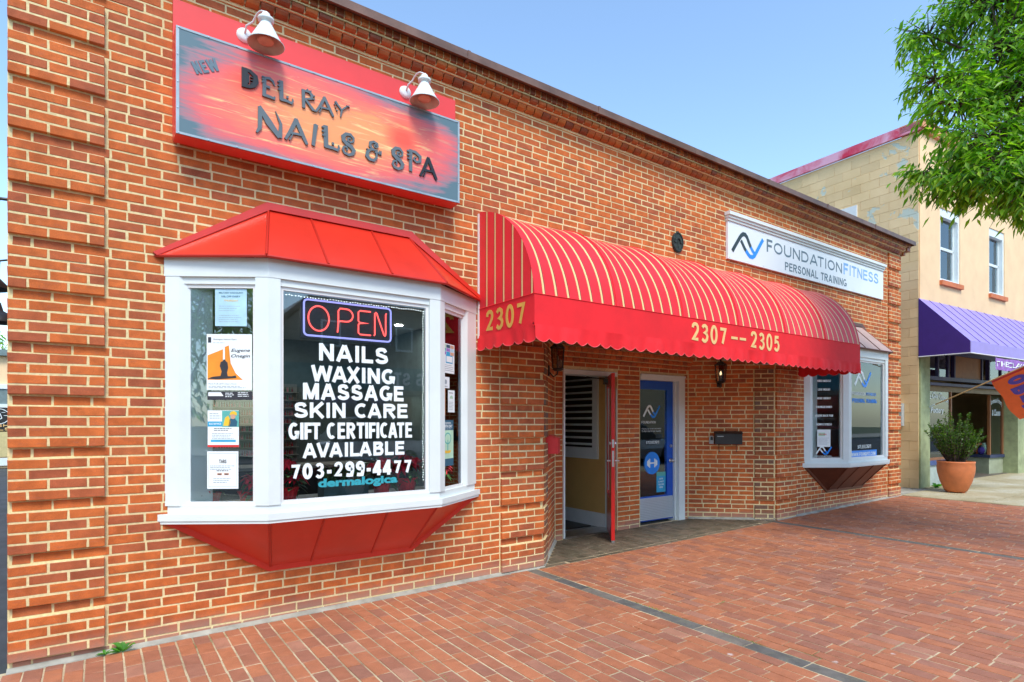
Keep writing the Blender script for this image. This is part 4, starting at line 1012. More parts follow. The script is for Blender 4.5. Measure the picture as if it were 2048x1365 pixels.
poinsettia(2.98, -.13, .95, 'poinsettia in red foil low behind the right side pane', seed=6)
# planter box in the middle
tp = thing('planter_box', (2.1, -.12, .89), 'dark rectangular planter with spiky green leaves in the middle of the window shelf', 'planter')
MB().box(1.93, 2.30, -.2, -.04, .892, 1.04).build('box', 'int_dark', tp)
mb = MB()
for i in range(46):
    a = rnd.uniform(0, 6.28); x, y = rnd.uniform(1.95, 2.28), rnd.uniform(-.18, -.06); L = rnd.uniform(.1, .2); d = Vector((math.cos(a)*.5, math.sin(a)*.4, 1)).normalized(); s_ = d.cross(Vector((0, 1, 0))).normalized()*.007
    p = Vector((x, y, 1.03)); q = p+d*L*.6; r_ = p+d*L+Vector((math.cos(a)*.04, 0, -.02)); mb.add([p-s_, p+s_, q+s_, q-s_, r_], [(0, 1, 2, 3), (3, 2, 4)])
mb.build('foliage', 'leaf_in', tp, kind='stuff')

# far bay window contents
g0, g1, g2 = fr2; O2 = 8.68+1.47
FF = {'w': 'vinyl', 'b': 'bright_blue'}
def ff_logo(mbw, mbb, fr, a, b, w, h, c0, c1):
    P = lambda pts: [(a+x*w, b+y*h) for x, y in pts]; t = .125*h*1.25
    ribbon(mbw, P([(.03, .10), (.10, .30), (.24, .68), (.29, .80), (.345, .875), (.41, .875), (.46, .80), (.53, .58), (.575, .45)]), t, fr, c0, c1)
    ribbon(mbw, P([(.28, .60), (.335, .47), (.385, .34), (.43, .26)]), t*.9, fr, c0, c1+.0004)
    ribbon(mbb, P([(.43, .26), (.50, .14), (.555, .075), (.63, .075), (.69, .15), (.76, .34), (.90, .74), (.96, .90)]), t, fr, c0, c1)
    ribbon(mbb, P([(.575, .45), (.63, .33), (.685, .24)]), t*.9, fr, c0, c1+.0004)
def logo_parts(parent, fr, a, b, w, h, c0, c1, mw='vinyl', mb_='bright_blue'):
    x, y = MB(), MB(); ff_logo(x, y, fr, a, b, w, h, c0, c1); x.build('logo', mw, parent); y.build('logo', mb_, parent, label='blue half of the logo')
logo_parts(bw2, g0, .215, .99, .27, .14, -.0405, -.0385); logo_parts(bw2, g1, .26, 2.08, .60, .28, -.0405, -.0385)
for i, s in enumerate(('BUILD MUSCLE', 'LOSE WEIGHT', 'MORE ENERGY', 'STRONGER BONES', 'RELIEVE BACK PAIN', 'REDUCE STRESS')):
    w = (.215, .20, .215, .26, .29, .25)[i]; lettering('lettering', bw2, 'vinyl', lambda mb: block(mb, s, g0, .35-w/2, 2.145-i*.138, w, .034, .2, G, .001))
lettering('lettering', bw2, 'vinyl', lambda mb: block(mb, 'FOUNDATION', g0, .20, .955, .27, .022, .16, G, .001))
lettering('lettering', bw2, 'vinyl', lambda mb: block(mb, 'FOUNDATION', g1, .19, 1.945, .46, .05, .16, G, .001))
lettering('lettering', bw2, 'bright_blue', lambda mb: block(mb, 'FITNESS', g1, .68, 1.945, .34, .05, .16, G, .001))
lettering('lettering', bw2, 'bright_blue', lambda mb: block(mb, 'PERSONAL TRAINING', g1, .19, 1.825, .86, .065, .2, G, .001))
lettering('lettering', bw2, 'vinyl', lambda mb: block(mb, '571.551.2671', g1, .37, 1.075, .47, .062, .2, G, .001))
MB().fbox(g1, .12, 1.05, .925, 1.045, -.0405, -.0390).build('web_strip', 'bright_blue', bw2)
lettering('lettering', bw2, 'vinyl', lambda mb: block(mb, 'WWW.FOUNDFIT.COM', g1, .16, .955, .84, .058, .2, -.0387, .001))
th, rect, tx, ln, poly = sheet(g0, .24, 1.115, .215, .275, 'small pastel flyer with red and teal heading in the far bay window', 'flyer', 'paper')
rect(.08, .62, .5, .2, 'ink_mint'); tx('WELLNESS', .1, .68, .6, .08, 'ink_red', 2, .02); ln(.1, .5, .8, 6, .07, .02)
bl = thing('window_blind', (O2+.7, -.26, 1.75), 'half-drawn white slatted blind behind the far bay front pane', 'blind')
for i in range(27):
    z = 2.48-i*.027; MB().add([(O2+.10, -.275, z-.006), (O2+1.30, -.275, z-.006), (O2+1.30, -.255, z+.008), (O2+.10, -.255, z+.008)], [(0, 1, 2, 3)]).build('slat', 'white_trim', bl)
MB().box(O2+.10, O2+1.30, -.275, -.25, 1.755, 1.775).build('bottom_rail', 'white', bl)

# ------------------------------------------------------------ entrance: doors and what shows through them
MB().box(5.32, 5.345, .86, 1.12, .02, 2.2).build('door_jamb', 'white', bb)
dj = MB().box(5.346, 6.298, .875, 1.10, 2.135, 2.195).box(6.288, 6.298, 1.06, 1.1, .03, 2.1345); dj.build('door_frame', 'white', bb)
MB().box(5.346, 6.298, .885, 1.2, -.02, .03).build('threshold', 'steel', bb)
f2d = MB().box(6.762, 7.735, .868, 1.0, 2.12, 2.195).box(7.60, 7.735, .868, 1.0, .02, 2.1195).box(7.575, 7.5995, .93, 1.06, .02, 2.1195).box(6.762, 7.735, .852, .8675, 2.175, 2.2)
f2d.build('door_frame', 'white', bb)
bd = MB().box(6.765, 6.83, .965, 1.005, .06, 2.115).box(7.44, 7.572, .965, 1.005, .06, 2.115).box(6.8301, 7.4399, .965, 1.005, 1.99, 2.115).box(6.8301, 7.4399, .965, 1.005, .06, .42)
bd = bd.build('door', 'blue_door', bb, label='blue glazed door of the fitness studio')
MB().box(6.831, 7.439, .984, .990, .421, 1.989).build('door_glass', 'glass', bd)
MB().box(6.83, 7.56, .955, .9645, .075, .40).build('kick_plate', 'tread', bd)
MB().lathe((7.53, .93, .93), [(.0, 0)], 4) if False else None
fd = frame((0, .984, 0), (1, 0, 0)); kn = MB().lathe(None, [(.0, .06), (.02, .058), (.03, .045), (.026, .03), (.012, .022), (.012, .005), (.032, .003), (.033, 0)], 14, fr=lambda a, b, c: frame((7.52, .9645, .93), (1, 0, 0))(a, b, c)); kn.build('door_knob', 'steel', bd, smooth=True)
MB().lathe(None, [(.0, .018), (.022, .016), (.026, 0)], 12, fr=lambda a, b, c: frame((7.52, .9645, 1.15), (1, 0, 0))(a, b, c)).build('deadbolt', 'steel', bd)
logo_parts(bd, fd, 6.93, 1.57, .38, .20, .001, .003)
lettering('lettering', bd, 'vinyl', lambda mb: block(mb, 'FOUNDATION', fd, 6.905, 1.49, .30, .035, .14, .001, .001))
lettering('lettering', bd, 'vinyl', lambda mb: text(mb, 'WALK IN, CALL OR VISIT OUR WEBSITE', fd, 6.905, 1.40, .42, .02, .002, .0))
lettering('lettering', bd, 'vinyl', lambda mb: text(mb, 'TO MEET ONE OF OUR TRAINERS', fd, 6.905, 1.365, .42, .02, .002, .0))
lettering('lettering', bd, 'vinyl', lambda mb: block(mb, '571.551.2671', fd, 7.0, 1.19, .28, .042, .18, .001, .001))
os_ = thing('open_sign', (7.1, .98, 1.24), 'pale plaque reading OPEN hung inside the blue door', 'sign')
MB().fbox(fd, 6.96, 7.27, 1.235, 1.345, -.025, -.012).build('board', 'paper', os_); lettering('lettering', os_, 'ink', lambda mb: block(mb, 'OPEN', fd, 6.985, 1.255, .26, .07, .2, -.0118, .001))
MB().prism(arc(7.13, .905, .165, .165, 0, 352, 36), fd, .0, .002).build('blue_disc', 'bright_blue', bd)
db = MB()
for x, h in ((.055, .065), (.08, .05), (.10, .035)):
    for s_ in (-1, 1): db.fbox(fd, 7.13+s_*x-.010, 7.13+s_*x+.010, .905-h, .905+h, .002, .004)
db.fbox(fd, 7.13-.045, 7.13+.045, .895, .915, .002, .004); db.build('dumbbell_mark', 'vinyl', bd)
th, rect, tx, ln, poly = sheet(fd, 7.225, .465, .20, .30, 'teal sticker with white lettering low on the blue door glass', 'sticker', 'ink_teal', base=.001)
rect(0, 0, 1, .8, 'ink_blue'); 
for i, s in enumerate(('HATE', 'IS NOT', 'WELCOME', 'HERE')): tx(s, .3 if len(s) < 6 else .2, .62-.14*i, .4 if len(s) < 6 else .6, .08, 'paper', 2, .02)
MB().box(6.78, 7.74, 1.6, 1.65, 0, 2.5).build('studio_wall', 'int_dark', bb); MB().box(6.78, 7.74, 1.06, 1.6, -.02, .02).build('studio_floor', 'floor_int', bb)
# open red door, hinged on the central pier and swung out towards the street
hx, hy = 6.275, 1.03; ang = math.atan2(.36-hy, 5.70-hx); fdoor = frame((hx, hy, .035), (math.cos(ang), math.sin(ang), 0))
L = .88; H = 2.09
rd = MB().fbox(fdoor, 0, .12, 0, H, -.022, .022).fbox(fdoor, L-.12, L, 0, H, -.022, .022).fbox(fdoor, .12, L-.12, 0, .5, -.022, .022).fbox(fdoor, .12, L-.12, H-.13, H, -.022, .022)
rd = rd.build('door', 'red_door', bb, label='red glazed shop door standing open')
MB().fbox(fdoor, .12, L-.12, .5, H-.13, -.003, .003).build('door_glass', 'glass', rd)
MB().fbox(fdoor, L+.0002, L+.002, .92, 1.12, -.013, .013).build('lock_plate', 'steel', rd); MB().fbox(fdoor, L+.0002, L+.002, 1.16, 1.26, -.013, .013).build('lock_plate', 'steel', rd)
for s_ in (-1, 1):
    MB().tube([fdoor(L-.06, .99, s_*.022), fdoor(L-.06, .99, s_*.07), fdoor(L-.075, .99, s_*.078), fdoor(L-.18, .985, s_*.078)], .010, 8).build('door_handle', 'steel', rd)
    MB().lathe(None, [(0, .022), (.02, .02), (.024, 0)], 12, fr=lambda a, b, c: fdoor(L-.06+a, 1.21+b, s_*(.022+c))).build('deadbolt', 'steel', rd)
    MB().tube([fdoor(L-.1, .62, s_*.05), fdoor(L-.1, 1.9, s_*.05)], .008, 6).build('pull_bar', 'steel', rd)
MB().fbox(fdoor, L-.03, L, -.028, -.001, -.02, .02).build('door_stop', 'steel', rd)
cl = MB().fbox(fdoor, .03, .30, H-.09, H-.03, .022, .07).tube([fdoor(.1, H-.02, .05), (6.02, 1.08, 2.12), (5.9, 1.06, 2.13)], .008, 6); cl.build('door_closer', M['black'], rd)
# foyer seen through the open door
fo = MB().box(6.30, 6.34, 1.105, 4.2, .14, 2.6).box(4.6, 6.3, 4.2, 4.25, 0, 2.6).box(4.55, 4.6, 1.1, 4.2, 0, 2.6); fo.build('foyer_wall', 'yellow_wall', bb)
MB().box(4.6, 6.3, 1.105, 4.2, -.03, .02).build('foyer_floor', 'int_mid', bb); MB().box(4.6, 6.34, 1.1, 4.2, 2.6, 2.62).build('foyer_ceiling', 'white_trim', bb)
MB().box(6.276, 6.2995, 1.105, 4.2, .02, .20).box(6.283, 6.2997, 1.105, 4.2, .2005, .215).build('skirting_board', 'white_trim', bb)
MB().box(4.9, 6.2, 1.3, 2.3, .021, .035).build('door_mat', M['black'], bb)
sw = thing('interior_window', (6.3, 2.2, .9), 'white framed slatted screen on the foyer wall seen through the open door', 'screen')
y0, y1, z0, z1 = 1.24, 3.6, .98, 2.35
MB().box(6.262, 6.2990, y0, y1, z0, z0+.16).box(6.262, 6.2990, y0, y0+.10, z0+.1605, z1).box(6.262, 6.2990, y1-.1, y1, z0+.1605, z1).box(6.262, 6.299, y0+.1005, y1-.1005, z1-.09, z1).build('frame', 'white', sw)
MB().box(6.290, 6.2988, y0+.1005, y1-.1005, z0+.1605, z1-.0905).build('backing', M['black'], sw)
for i in range(11):
    z = z0+.20+i*.094; MB().add([(6.268, y0+.101, z), (6.268, y1-.101, z), (6.288, y1-.101, z+.026), (6.288, y0+.101, z+.026), (6.268, y0+.101, z-.006), (6.268, y1-.101, z-.006)], [(0, 1, 2, 3), (4, 5, 1, 0)]).build('slat', 'white', sw)
# corbelled curved headers over the doors
for r in range(3):
    z = 2.292+r*.066; pr = .014+.022*r; n = 24
    v, f = molded(.098, [(pr-.02, 0), (pr+.004, .006), (pr+.014, .024), (pr+.01, .058)]); me = bpy.data.meshes.new('corbel_brick'); me.from_pydata(v, [], f); me.materials.append(M['brick']); me.update()
    for i in range(n+1):
        x = 5.20+i*.1085
        ob = link('corbel_brick', me, bb); ob.matrix_basis = Matrix.Translation((x, .88, z))
    MB().box(5.15, 7.86, .868-.02*r, .8845, z-.004, z+.0625).build('corbel_mortar', 'mortar', bb)

# ------------------------------------------------------------ wall lanterns and mailboxes
def lantern(fr, a, b, label, lit=False):
    t = thing('wall_lantern', fr(a, b, 0), label, 'lantern')
    MB().fbox(fr, a-.035, a+.035, b-.02, b+.10, .0, .018).build('wall_plate', M['black'], t)
    MB().tube([fr(a, b+.02, .018), fr(a, b-.03, .06), fr(a, b+.0, .105), fr(a, b+.035, .11)], .009, 6).build('arm', M['black'], t)
    c = lambda h, r: [fr(a+r*math.cos(R(60*k)), b+h, .11+r*math.sin(R(60*k))) for k in range(6)]
    def ring(mb, h0, r0, h1, r1): mb.add(c(h0, r0)+c(h1, r1), [(i, (i+1) % 6, (i+1) % 6+6, i+6) for i in range(6)]+[tuple(range(6))[::-1], tuple(range(6, 12))]); return mb
    ring(ring(MB(), .035, .045, .055, .075), .0555, .06, .065, .062).build('base', M['black'], t)
    ring(ring(ring(MB(), .295, .095, .305, .095), .3055, .09, .36, .03), .3605, .014, .385, .008).build('cap', M['black'], t)
    for k in range(6):
        p, q = c(.065, .066)[k], c(.295, .082)[k]; MB().tube([p, q], .005, 5).build('post', M['black'], t)
    ring(MB(), .066, .060, .294, .076).build('glass', 'lamp_glass', t)
    MB().tube([fr(a, b+.066, .11), fr(a, b+.15, .11)], .013, 8).build('candle', 'white_trim', t)
    m_ = M['bulb'] if lit else M['white_trim']
    MB().lathe(None, [(.0, 0), (.013, .01), (.016, .03), (.008, .055), (0, .065)], 8, fr=lambda x, y, z: fr(a+x, b+.15+z, .11+y)).build('bulb', m_, t, smooth=True)
M['bulb'] = emit('weak_bulb', (1, .8, .55), 1.5)
fls = frame((4.30, 0, 0), (.89, .88, 0)); frs_ = frame((7.82, .88, 0), (.90, -.88, 0))
lantern(fls, .50, 2.06, 'black hexagonal wall lantern on the left side of the entrance, under the awning')
lantern(frs_, .46, 2.06, 'black hexagonal wall lantern on the right side of the entrance, above the black mailbox', True)
t = thing('mailbox', fls(.42, 1.2, 0), 'small red mailbox on the left side wall of the entrance', 'mailbox')
mbx = MB().prism([(-.13, 0), (-.0, 0), (-.0, .17), (-.045, .20), (-.13, .17)], lambda a, b, c: fls(.28+c, 1.165+b, -a), 0, .30); mbx.build('body', M['ink_red'], t)
MB().prism([(-.135, .172), (-.046, .204), (0, .173), (0, .178), (-.046, .211), (-.138, .178)], lambda a, b, c: fls(.272+c, 1.165+b, -a), 0, .316).build('lid', M['red_door'], t)
for x in (.33, .48): MB().tube([fls(x, 1.165, .02), fls(x, 1.10, .025), fls(x, 1.075, .05), fls(x, 1.09, .075)], .004, 5).build('paper_hook', M['red_door'], t)
t = thing('mailbox', frs_(.55, 1.25, 0), 'long black mailbox on the right side wall of the entrance', 'mailbox')
MB().prism([(-.11, 0), (0, 0), (0, .16), (-.05, .185), (-.11, .155)], lambda a, b, c: frs_(.385+c, 1.175+b, -a), 0, .385).build('body', M['black'], t)
MB().prism([(-.115, .158), (-.05, .19), (0, .163), (0, .168), (-.05, .197), (-.118, .163)], lambda a, b, c: frs_(.378+c, 1.175+b, -a), 0, .40).build('lid', M['black'], t)
MB().fbox(frs_, .41, .50, 1.29, 1.30, .112, .116).build('name_slot', 'steel', t)
for x in (.45, .70): MB().tube([frs_(x, 1.175, .03), frs_(x, 1.08, .03), frs_(x, 1.06, .06), frs_(x, 1.08, .08)], .004, 5).build('paper_hook', M['black'], t)
t = thing('key_safe', frs_(.34, 1.2, 0), 'grey push-button key safe left of the black mailbox', 'key safe')
MB().prism([(.31, 1.18), (.372, 1.18), (.372, 1.27), (.358, 1.30), (.324, 1.30), (.31, 1.27)], frs_, 0, .04).build('body', 'pebble', t)
MB().prism([(.322, 1.235), (.36, 1.235), (.36, 1.275), (.35, 1.288), (.332, 1.288), (.322, 1.275)], frs_, .04, .044).build('keypad', M['black'], t)

# ------------------------------------------------------------ red awning
YA = -.90; AX0, AX1 = 3.50, 9.385
PRO = [(0, 3.555), (-.06, 3.556), (-.13, 3.535), (-.20, 3.514), (-.27, 3.487), (-.334, 3.46), (-.395, 3.426), (-.457, 3.384), (-.53, 3.33), (-.591, 3.275), (-.66, 3.20), (-.727, 3.108), (-.775, 3.03), (-.814, 2.950), (-.845, 2.87), (-.868, 2.79), (-.888, 2.70), (-.90, 2.618)]
aw = thing('red_awning', ((AX0+AX1)/2, 0, 3), 'long bright red barrel awning with tan pinstripes over the shop entrance', 'awning')
cv = MB(); NX = 96; bows = 6; n = len(PRO)
for i in range(NX+1):
    x = AX0+(AX1-AX0)*i/NX; ph = (i/NX*bows) % 1; sag = .042*math.sin(math.pi*ph)**1.1 if 0 < i < NX else 0
    for k, (y, z) in enumerate(PRO):
        w = math.sin(math.pi*k/(n-1)); q = Vector((0, y+.02, z-2.62)).normalized(); cv.v.append((x, y-q.y*sag*w, z-q.z*sag*w))
for i in range(NX):
    for k in range(n-1): a = i*n+k; cv.f.append((a, a+n, a+n+1, a+1))
c_ = cv.build('canvas_roof', 'canvas_roof', aw, smooth=True)
for nm, x, s_ in (('end_panel', AX0-.001, 1), ('end_panel', AX1+.001, -1)):
    MB().add([(x, y, z) for y, z in PRO]+[(x, 0, 2.618)], [tuple(range(n+1))]).build(nm, 'canvas_end', aw)
def band(mb, pts):
    return mb.add([(p[0], p[1], z) for p in pts for z in (2.617, 2.340)], [(2*i, 2*i+1, 2*i+3, 2*i+2) for i in range(len(pts)-1)])
band(MB(), [(AX0, 0), (AX0, YA), (AX1, YA), (AX1, 0)]).build('band', 'canvas_red', aw)
def valance(p, q, pitch, name='valance'):
    p, q = Vector((*p, 0)), Vector((*q, 0)); L = (q-p).length; u = (q-p).normalized(); nn = Vector((u.y, -u.x, 0)); N_ = int(L/.0125); mb = MB(); ed = []
    for i in range(N_+1):
        s_ = L*i/N_; sc = abs(math.sin(math.pi*s_/pitch))**.62; wv = .014*math.sin(s_*5.3)+.010*math.sin(s_*17+1)+.005*math.sin(s_*41)
        for h, k in ((2.356, 0), (2.30, .5), (2.246-.040*sc, 1)):
            mb.v.append(tuple(p+u*s_+nn*(.006+wv*k)+Vector((0, 0, h))))
        ed.append(mb.v[-1])
    for i in range(N_):
        for k in range(2): a = 3*i+k; mb.f.append((a, a+1, a+4, a+3))
    mb.build(name, 'canvas_red', aw); MB().tube(ed, .0028, 4, caps=False).build('piping', 'pink_edge', aw)
valance((AX0, 0), (AX0, YA), .15); valance((AX0, YA), (AX1, YA), .153); valance((AX1, YA), (AX1, 0), .15)
for i in range(1, bows):
    x = AX0+(AX1-AX0)*i/bows
    MB().tube([(x, y-.003*(1 if y < -.1 else 0), z+.003) for y, z in PRO], .0035, 4, caps=False).build('canvas_seam', 'canvas_red', aw)
MB().tube([(AX0, YA-.002, 2.617), (AX1, YA-.002, 2.617)], .004, 4).build('canvas_hem', 'canvas_red', aw); MB().tube([(AX0-.003, 0, 2.617), (AX0-.003, YA, 2.617)], .004, 4).build('canvas_hem', 'canvas_red', aw)
fm = MB()
for i in range(bows+1):
    x = AX0+(AX1-AX0)*i/bows+(.012 if i == 0 else -.012 if i == bows else 0)
    fm.tube([(x, y+.014, z-.014) for y, z in PRO], .010, 6); fm.tube([(x, 0, 2.36), (x, YA+.015, 2.36)], .010, 6)
fm.tube([(AX0, YA+.016, 2.36), (AX1, YA+.016, 2.36)], .011, 6).tube([(AX0, YA+.016, 2.62), (AX1, YA+.016, 2.62)], .011, 6)
fm.build('frame', 'steel', aw)
MB().box(AX0-.012, AX0-.001, -.02, -.001, 2.33, 3.545).build('wall_rail', 'white_trim', aw)
fend = frame((AX0, 0, 0), (0, -1, 0), out=(-1, 0, 0))
fa = frame((0, YA, 0), (1, 0, 0))
def digits(mb, s, fr, a, b, w, h, gap=.13, t=.17, c=.002):
    n = len(s); dw = w/(n+(n-1)*gap)
    for i, ch in enumerate(s):
        x = a+i*dw*(1+gap)
        if ch == '-': mb.fbox(fr, x+.04*dw, x+.9*dw, b+.40*h, b+.54*h, 0, c); continue
        tk = t*dw*1.45
        if ch == '0': ribbon(mb, [(x+dw*.5+math.cos(R(q))*(dw*.44-tk/2), b+h/2+math.sin(R(q))*(h*.5-tk/2)) for q in range(0, 360, 15)], tk, fr, 0, c, closed=True); continue
        P = [(x+tk/2+px*(dw-tk), b+tk*.5+py*(h-tk)) for px, py in DIG[ch]]
        ribbon(mb, P, tk, fr, 0, c)
def offfr(fr, k): return lambda a, b, c: fr(a, b, c+k)
mb = MB(); digits(mb, '2307', offfr(fend, .003), .135, 2.368, .64, .212); mb.build('lettering', 'gold', aw, label='gold house number on the end panel')
mb = MB(); digits(mb, '2307', offfr(fa, .003), 5.582, 2.368, .625, .210); mb.build('lettering', 'cream', aw)
mb = MB(); digits(mb, '--', offfr(fa, .003), 6.285, 2.368, .305, .210); mb.build('lettering', 'cream', aw)
mb = MB(); digits(mb, '2305', offfr(fa, .003), 6.662, 2.368, .625, .210); mb.build('lettering', 'cream', aw)

# ------------------------------------------------------------ nail salon sign board
YS = .205
sg = thing('salon_sign', (2.04, 0, 3.55), 'large box sign DEL RAY NAILS & SPA on a red board with a printed pink sunset', 'sign')
MB().box(.905, 3.212, -.05, -.001, 3.56, 4.545).build('back_board', 'red_board', sg)
MB().box(.906, 3.166, -YS, -.051, 3.517, 4.27).build('box', 'ink_red' if False else 'red_board', sg)
MB().box(.912, 3.160, -YS-.004, -YS-.0005, 3.523, 4.262).build('printed_face', 'sunset', sg)
et = MB()
for a in ((.908, 3.164, 3.519, 3.534), (.908, 3.164, 4.250, 4.265)): et.box(a[0], a[1], -YS-.0075, -YS-.0042, a[2], a[3])
for a in ((.908, .928), (3.146, 3.164)): et.box(a[0], a[1], -YS-.0073, -YS-.0044, 3.535, 4.249)
et.build('edge_trim', simple('zinc_trim', (.34, .42, .46), .4, metal=.2), sg)
for z in (3.527, 4.257):
    for i in range(13): MB().lathe(None, [(0, .004), (.005, .004), (.006, 0)], 6, fr=lambda a, b, c: (.925+i*.1845+a, -YS-.0075-c, z+b)).build('screw', 'steel', sg)
for x in (.918, 3.155):
    for z in (3.70, 3.88, 4.07): MB().lathe(None, [(0, .004), (.005, .004), (.006, 0)], 6, fr=lambda a, b, c: (x+a, -YS-.0075-c, z+b)).build('screw', 'steel', sg)
fs = frame((0, -YS-.005, 0), (1, 0, 0))
def funky(strokes, x0, x1, z0, z1, mt='gray_letter', th=.012, holes=None):
    """strokes: list of (points, width or widths) in a unit box"""
    mb = MB(); w, h = x1-x0, z1-z0
    for i, (pts, ws) in enumerate(strokes):
        ww = [v*h*1.12 for v in ws] if isinstance(ws, (list, tuple)) else ws*h*1.12
        ribbon(mb, [(x0+a*w, z0+b*h) for a, b in pts], ww, fs, .001, th+.0006*i)
    mb.build('letter', mt, sg)
def spiral(cx, cy, r0, r1, a0, a1, n=14, ry=1): return [(cx+(r0+(r1-r0)*i/n)*math.cos(R(a0+(a1-a0)*i/n)), cy+(r0+(r1-r0)*i/n)*ry*math.sin(R(a0+(a1-a0)*i/n))) for i in range(n+1)]
LET = {
 'D': [([(.16, 0), (.16, 1)], .26), ([(.1, .93), (.5, .90), (.82, .72), (.86, .46), (.72, .22), (.45, .09), (.1, .06)], [.12, .15, .19, .24, .19, .14, .1]), ([(.40, .28), (.40, .72)], .07), ([(.5, .30), (.66, .30)], .05), ([(.5, .45), (.66, .45)], .05), ([(.5, .6), (.66, .6)], .05)],
 'E': [([(.18, .02), (.2, .96)], .15), ([(.2, .9), (.6, .95), (.85, .85), (.98, .66)], [.1, .11, .09, .04]), ([(.2, .52), (.62, .50)], .1), ([(.1, .07), (.55, .06), (.92, .03), (1, .14)], [.12, .12, .1, .05]), ([(0, .82), (.2, .82)], .06), ([(0, .68), (.2, .68)], .06), ([(0, .93), (.2, .93)], .05)],
 'L': [([(.25, .04), (.22, 1)], .17), ([(.2, .09), (.6, .08), (.9, .04), (1.0, .16), (.97, .28)], [.14, .12, .1, .07, .04]), ([(0, .90), (.22, .90)], .06), ([(0, .72), (.22, .72)], .06), ([(.02, .54), (.22, .54)], .06), ([(.58, .27), (.70, .27)], .10)],
 'R': [([(.2, 0), (.16, 1)], .15), ([(.2, .93), (.6, .96), (.8, .80), (.72, .6), (.25, .50)], [.08, .12, .14, .1, .06]), ([(.3, .5), (.6, .26), (.85, .05), (1.05, .0)], [.1, .12, .14, .05]), ([(.4, 1.0), (.5, 1.08)], .05), ([(.62, .96), (.74, 1.04)], .05), ([(.85, .78), (1, .82)], .05), ([(.82, .62), (.97, .62)], .05)],
 'A': [([(0, .0), (.2, .35), (.5, 1)], [.1, .13, .16]), ([(.45, 1), (.7, .5), (.97, .0)], [.14, .16, .11]), ([(.22, .33), (.8, .36)], .09), ([(.18, .0), (.32, .28)], .05)],
 'Y': [([(.45, -.12), (.52, .45)], [.07, .13]), ([(.52, .42), (.3, .68), (.12, .95)], [.12, .12, .14]), ([(.52, .42), (.72, .68), (1.0, .95)], [.1, .09, .04]), ([(.05, .72), (.12, .66)], .07), ([(.12, .5), (.19, .44)], .07), ([(.2, .3), (.27, .24)], .07), ([(.8, .88), (1.02, .80)], .04)],
 'N': [([(.04, .0), (.16, .2), (.18, .92)], [.06, .12, .14]), ([(.14, 1.0), (.5, .5), (.93, .03)], [.10, .22, .14]), ([(.93, .02), (.97, .55), (.76, .98)], [.14, .09, .02])],
 'I': [([(.25, .02), (.62, .98)], [.13, .16]), ([(.5, .98), (.92, .93)], .07), ([(.1, .04), (.5, .02)], .05)],
 'S': [(spiral(.58, .72, .05, .34, 300, -20+360+60, 12, .62)[::-1] if False else [(.62, .70), (.72, .74), (.70, .82), (.55, .84), (.42, .76), (.44, .62), (.6, .54), (.86, .56)][::-1][1:1] or [(.66, .72), (.60, .78), (.48, .75), (.46, .65), (.62, .60), (.82, .67), (.84, .82), (.64, .94), (.34, .92), (.14, .78), (.18, .62), (.40, .50), (.68, .42), (.86, .28), (.78, .12), (.52, .03), (.24, .07), (.12, .20), (.18, .33), (.36, .36), (.44, .27), (.36, .20)], [.04, .05, .06, .06, .06, .07, .08, .10, .12, .14, .15, .15, .15, .14, .12, .10, .09, .08, .07, .06, .05, .04])],
 '&': [([(.70, .80), (.62, .86), (.52, .82), (.54, .74), (.66, .72), (.76, .80), (.72, .93), (.50, .98), (.28, .90), (.26, .72), (.42, .60), (.62, .58)], [.04, .05, .05, .05, .05, .06, .08, .10, .11, .11, .09, .07]), ([(.60, .585), (.30, .56), (.10, .40), (.06, .20), (.24, .06), (.50, .05), (.66, .22), (.70, .60)], [.06, .09, .13, .15, .13, .11, .10, .08]), ([(.55, .48), (.98, .50)], .07), ([(.86, .40), (.86, .62)], .04), ([(.96, .40), (.96, .62)], .04), ([(.04, .56), (.14, .50)], .05)],
 'P': [([(.30, -.02), (.30, 1)], .14), ([(.28, .94), (.62, .93), (.92, .78), (.92, .56), (.68, .48), (.50, .56), (.54, .68), (.68, .68)], [.08, .12, .12, .11, .09, .07, .05, .04]), ([(.06, .90), (.3, .90)], .07), ([(.06, .72), (.3, .72)], .06), ([(.08, .55), (.3, .55)], .05)],
}
for k, x0, x1, z0, z1, mt in (('D', 1.329, 1.439, 3.975, 4.118, 'black_letter'), ('E', 1.464, 1.557, 3.95, 4.105, 0), ('L', 1.576, 1.689, 3.955, 4.109, 0), ('R', 1.748, 1.855, 3.955, 4.098, 0), ('A', 1.862, 2.005, 3.955, 4.09, 0), ('Y', 2.0, 2.131, 3.985, 4.09, 0),
                         ('N', 1.42, 1.605, 3.668, 3.868, 0), ('A', 1.632, 1.80, 3.676, 3.851, 0), ('I', 1.827, 1.883, 3.681, 3.855, 0), ('L', 1.908, 2.047, 3.690, 3.868, 0), ('S', 2.062, 2.186, 3.678, 3.862, 0), ('&', 2.271, 2.408, 3.685, 3.852, 0),
                         ('S', 2.493, 2.616, 3.672, 3.865, 0), ('P', 2.63, 2.775, 3.691, 3.876, 0), ('A', 2.765, 2.93, 3.672, 3.848, 'black_letter')):
    funky(LET[k], x0, x1, z0, z1, mt or 'gray_letter')
mb = MB(); block(mb, 'NEW', (lambda a, b, c: fs(1.035+a*math.cos(R(27))-b*math.sin(R(27)), 3.965+a*math.sin(R(27))+b*math.cos(R(27)), c)), 0, 0, .17, .085, .2, .001, .003); mb.build('lettering', 'sign_gray', sg)
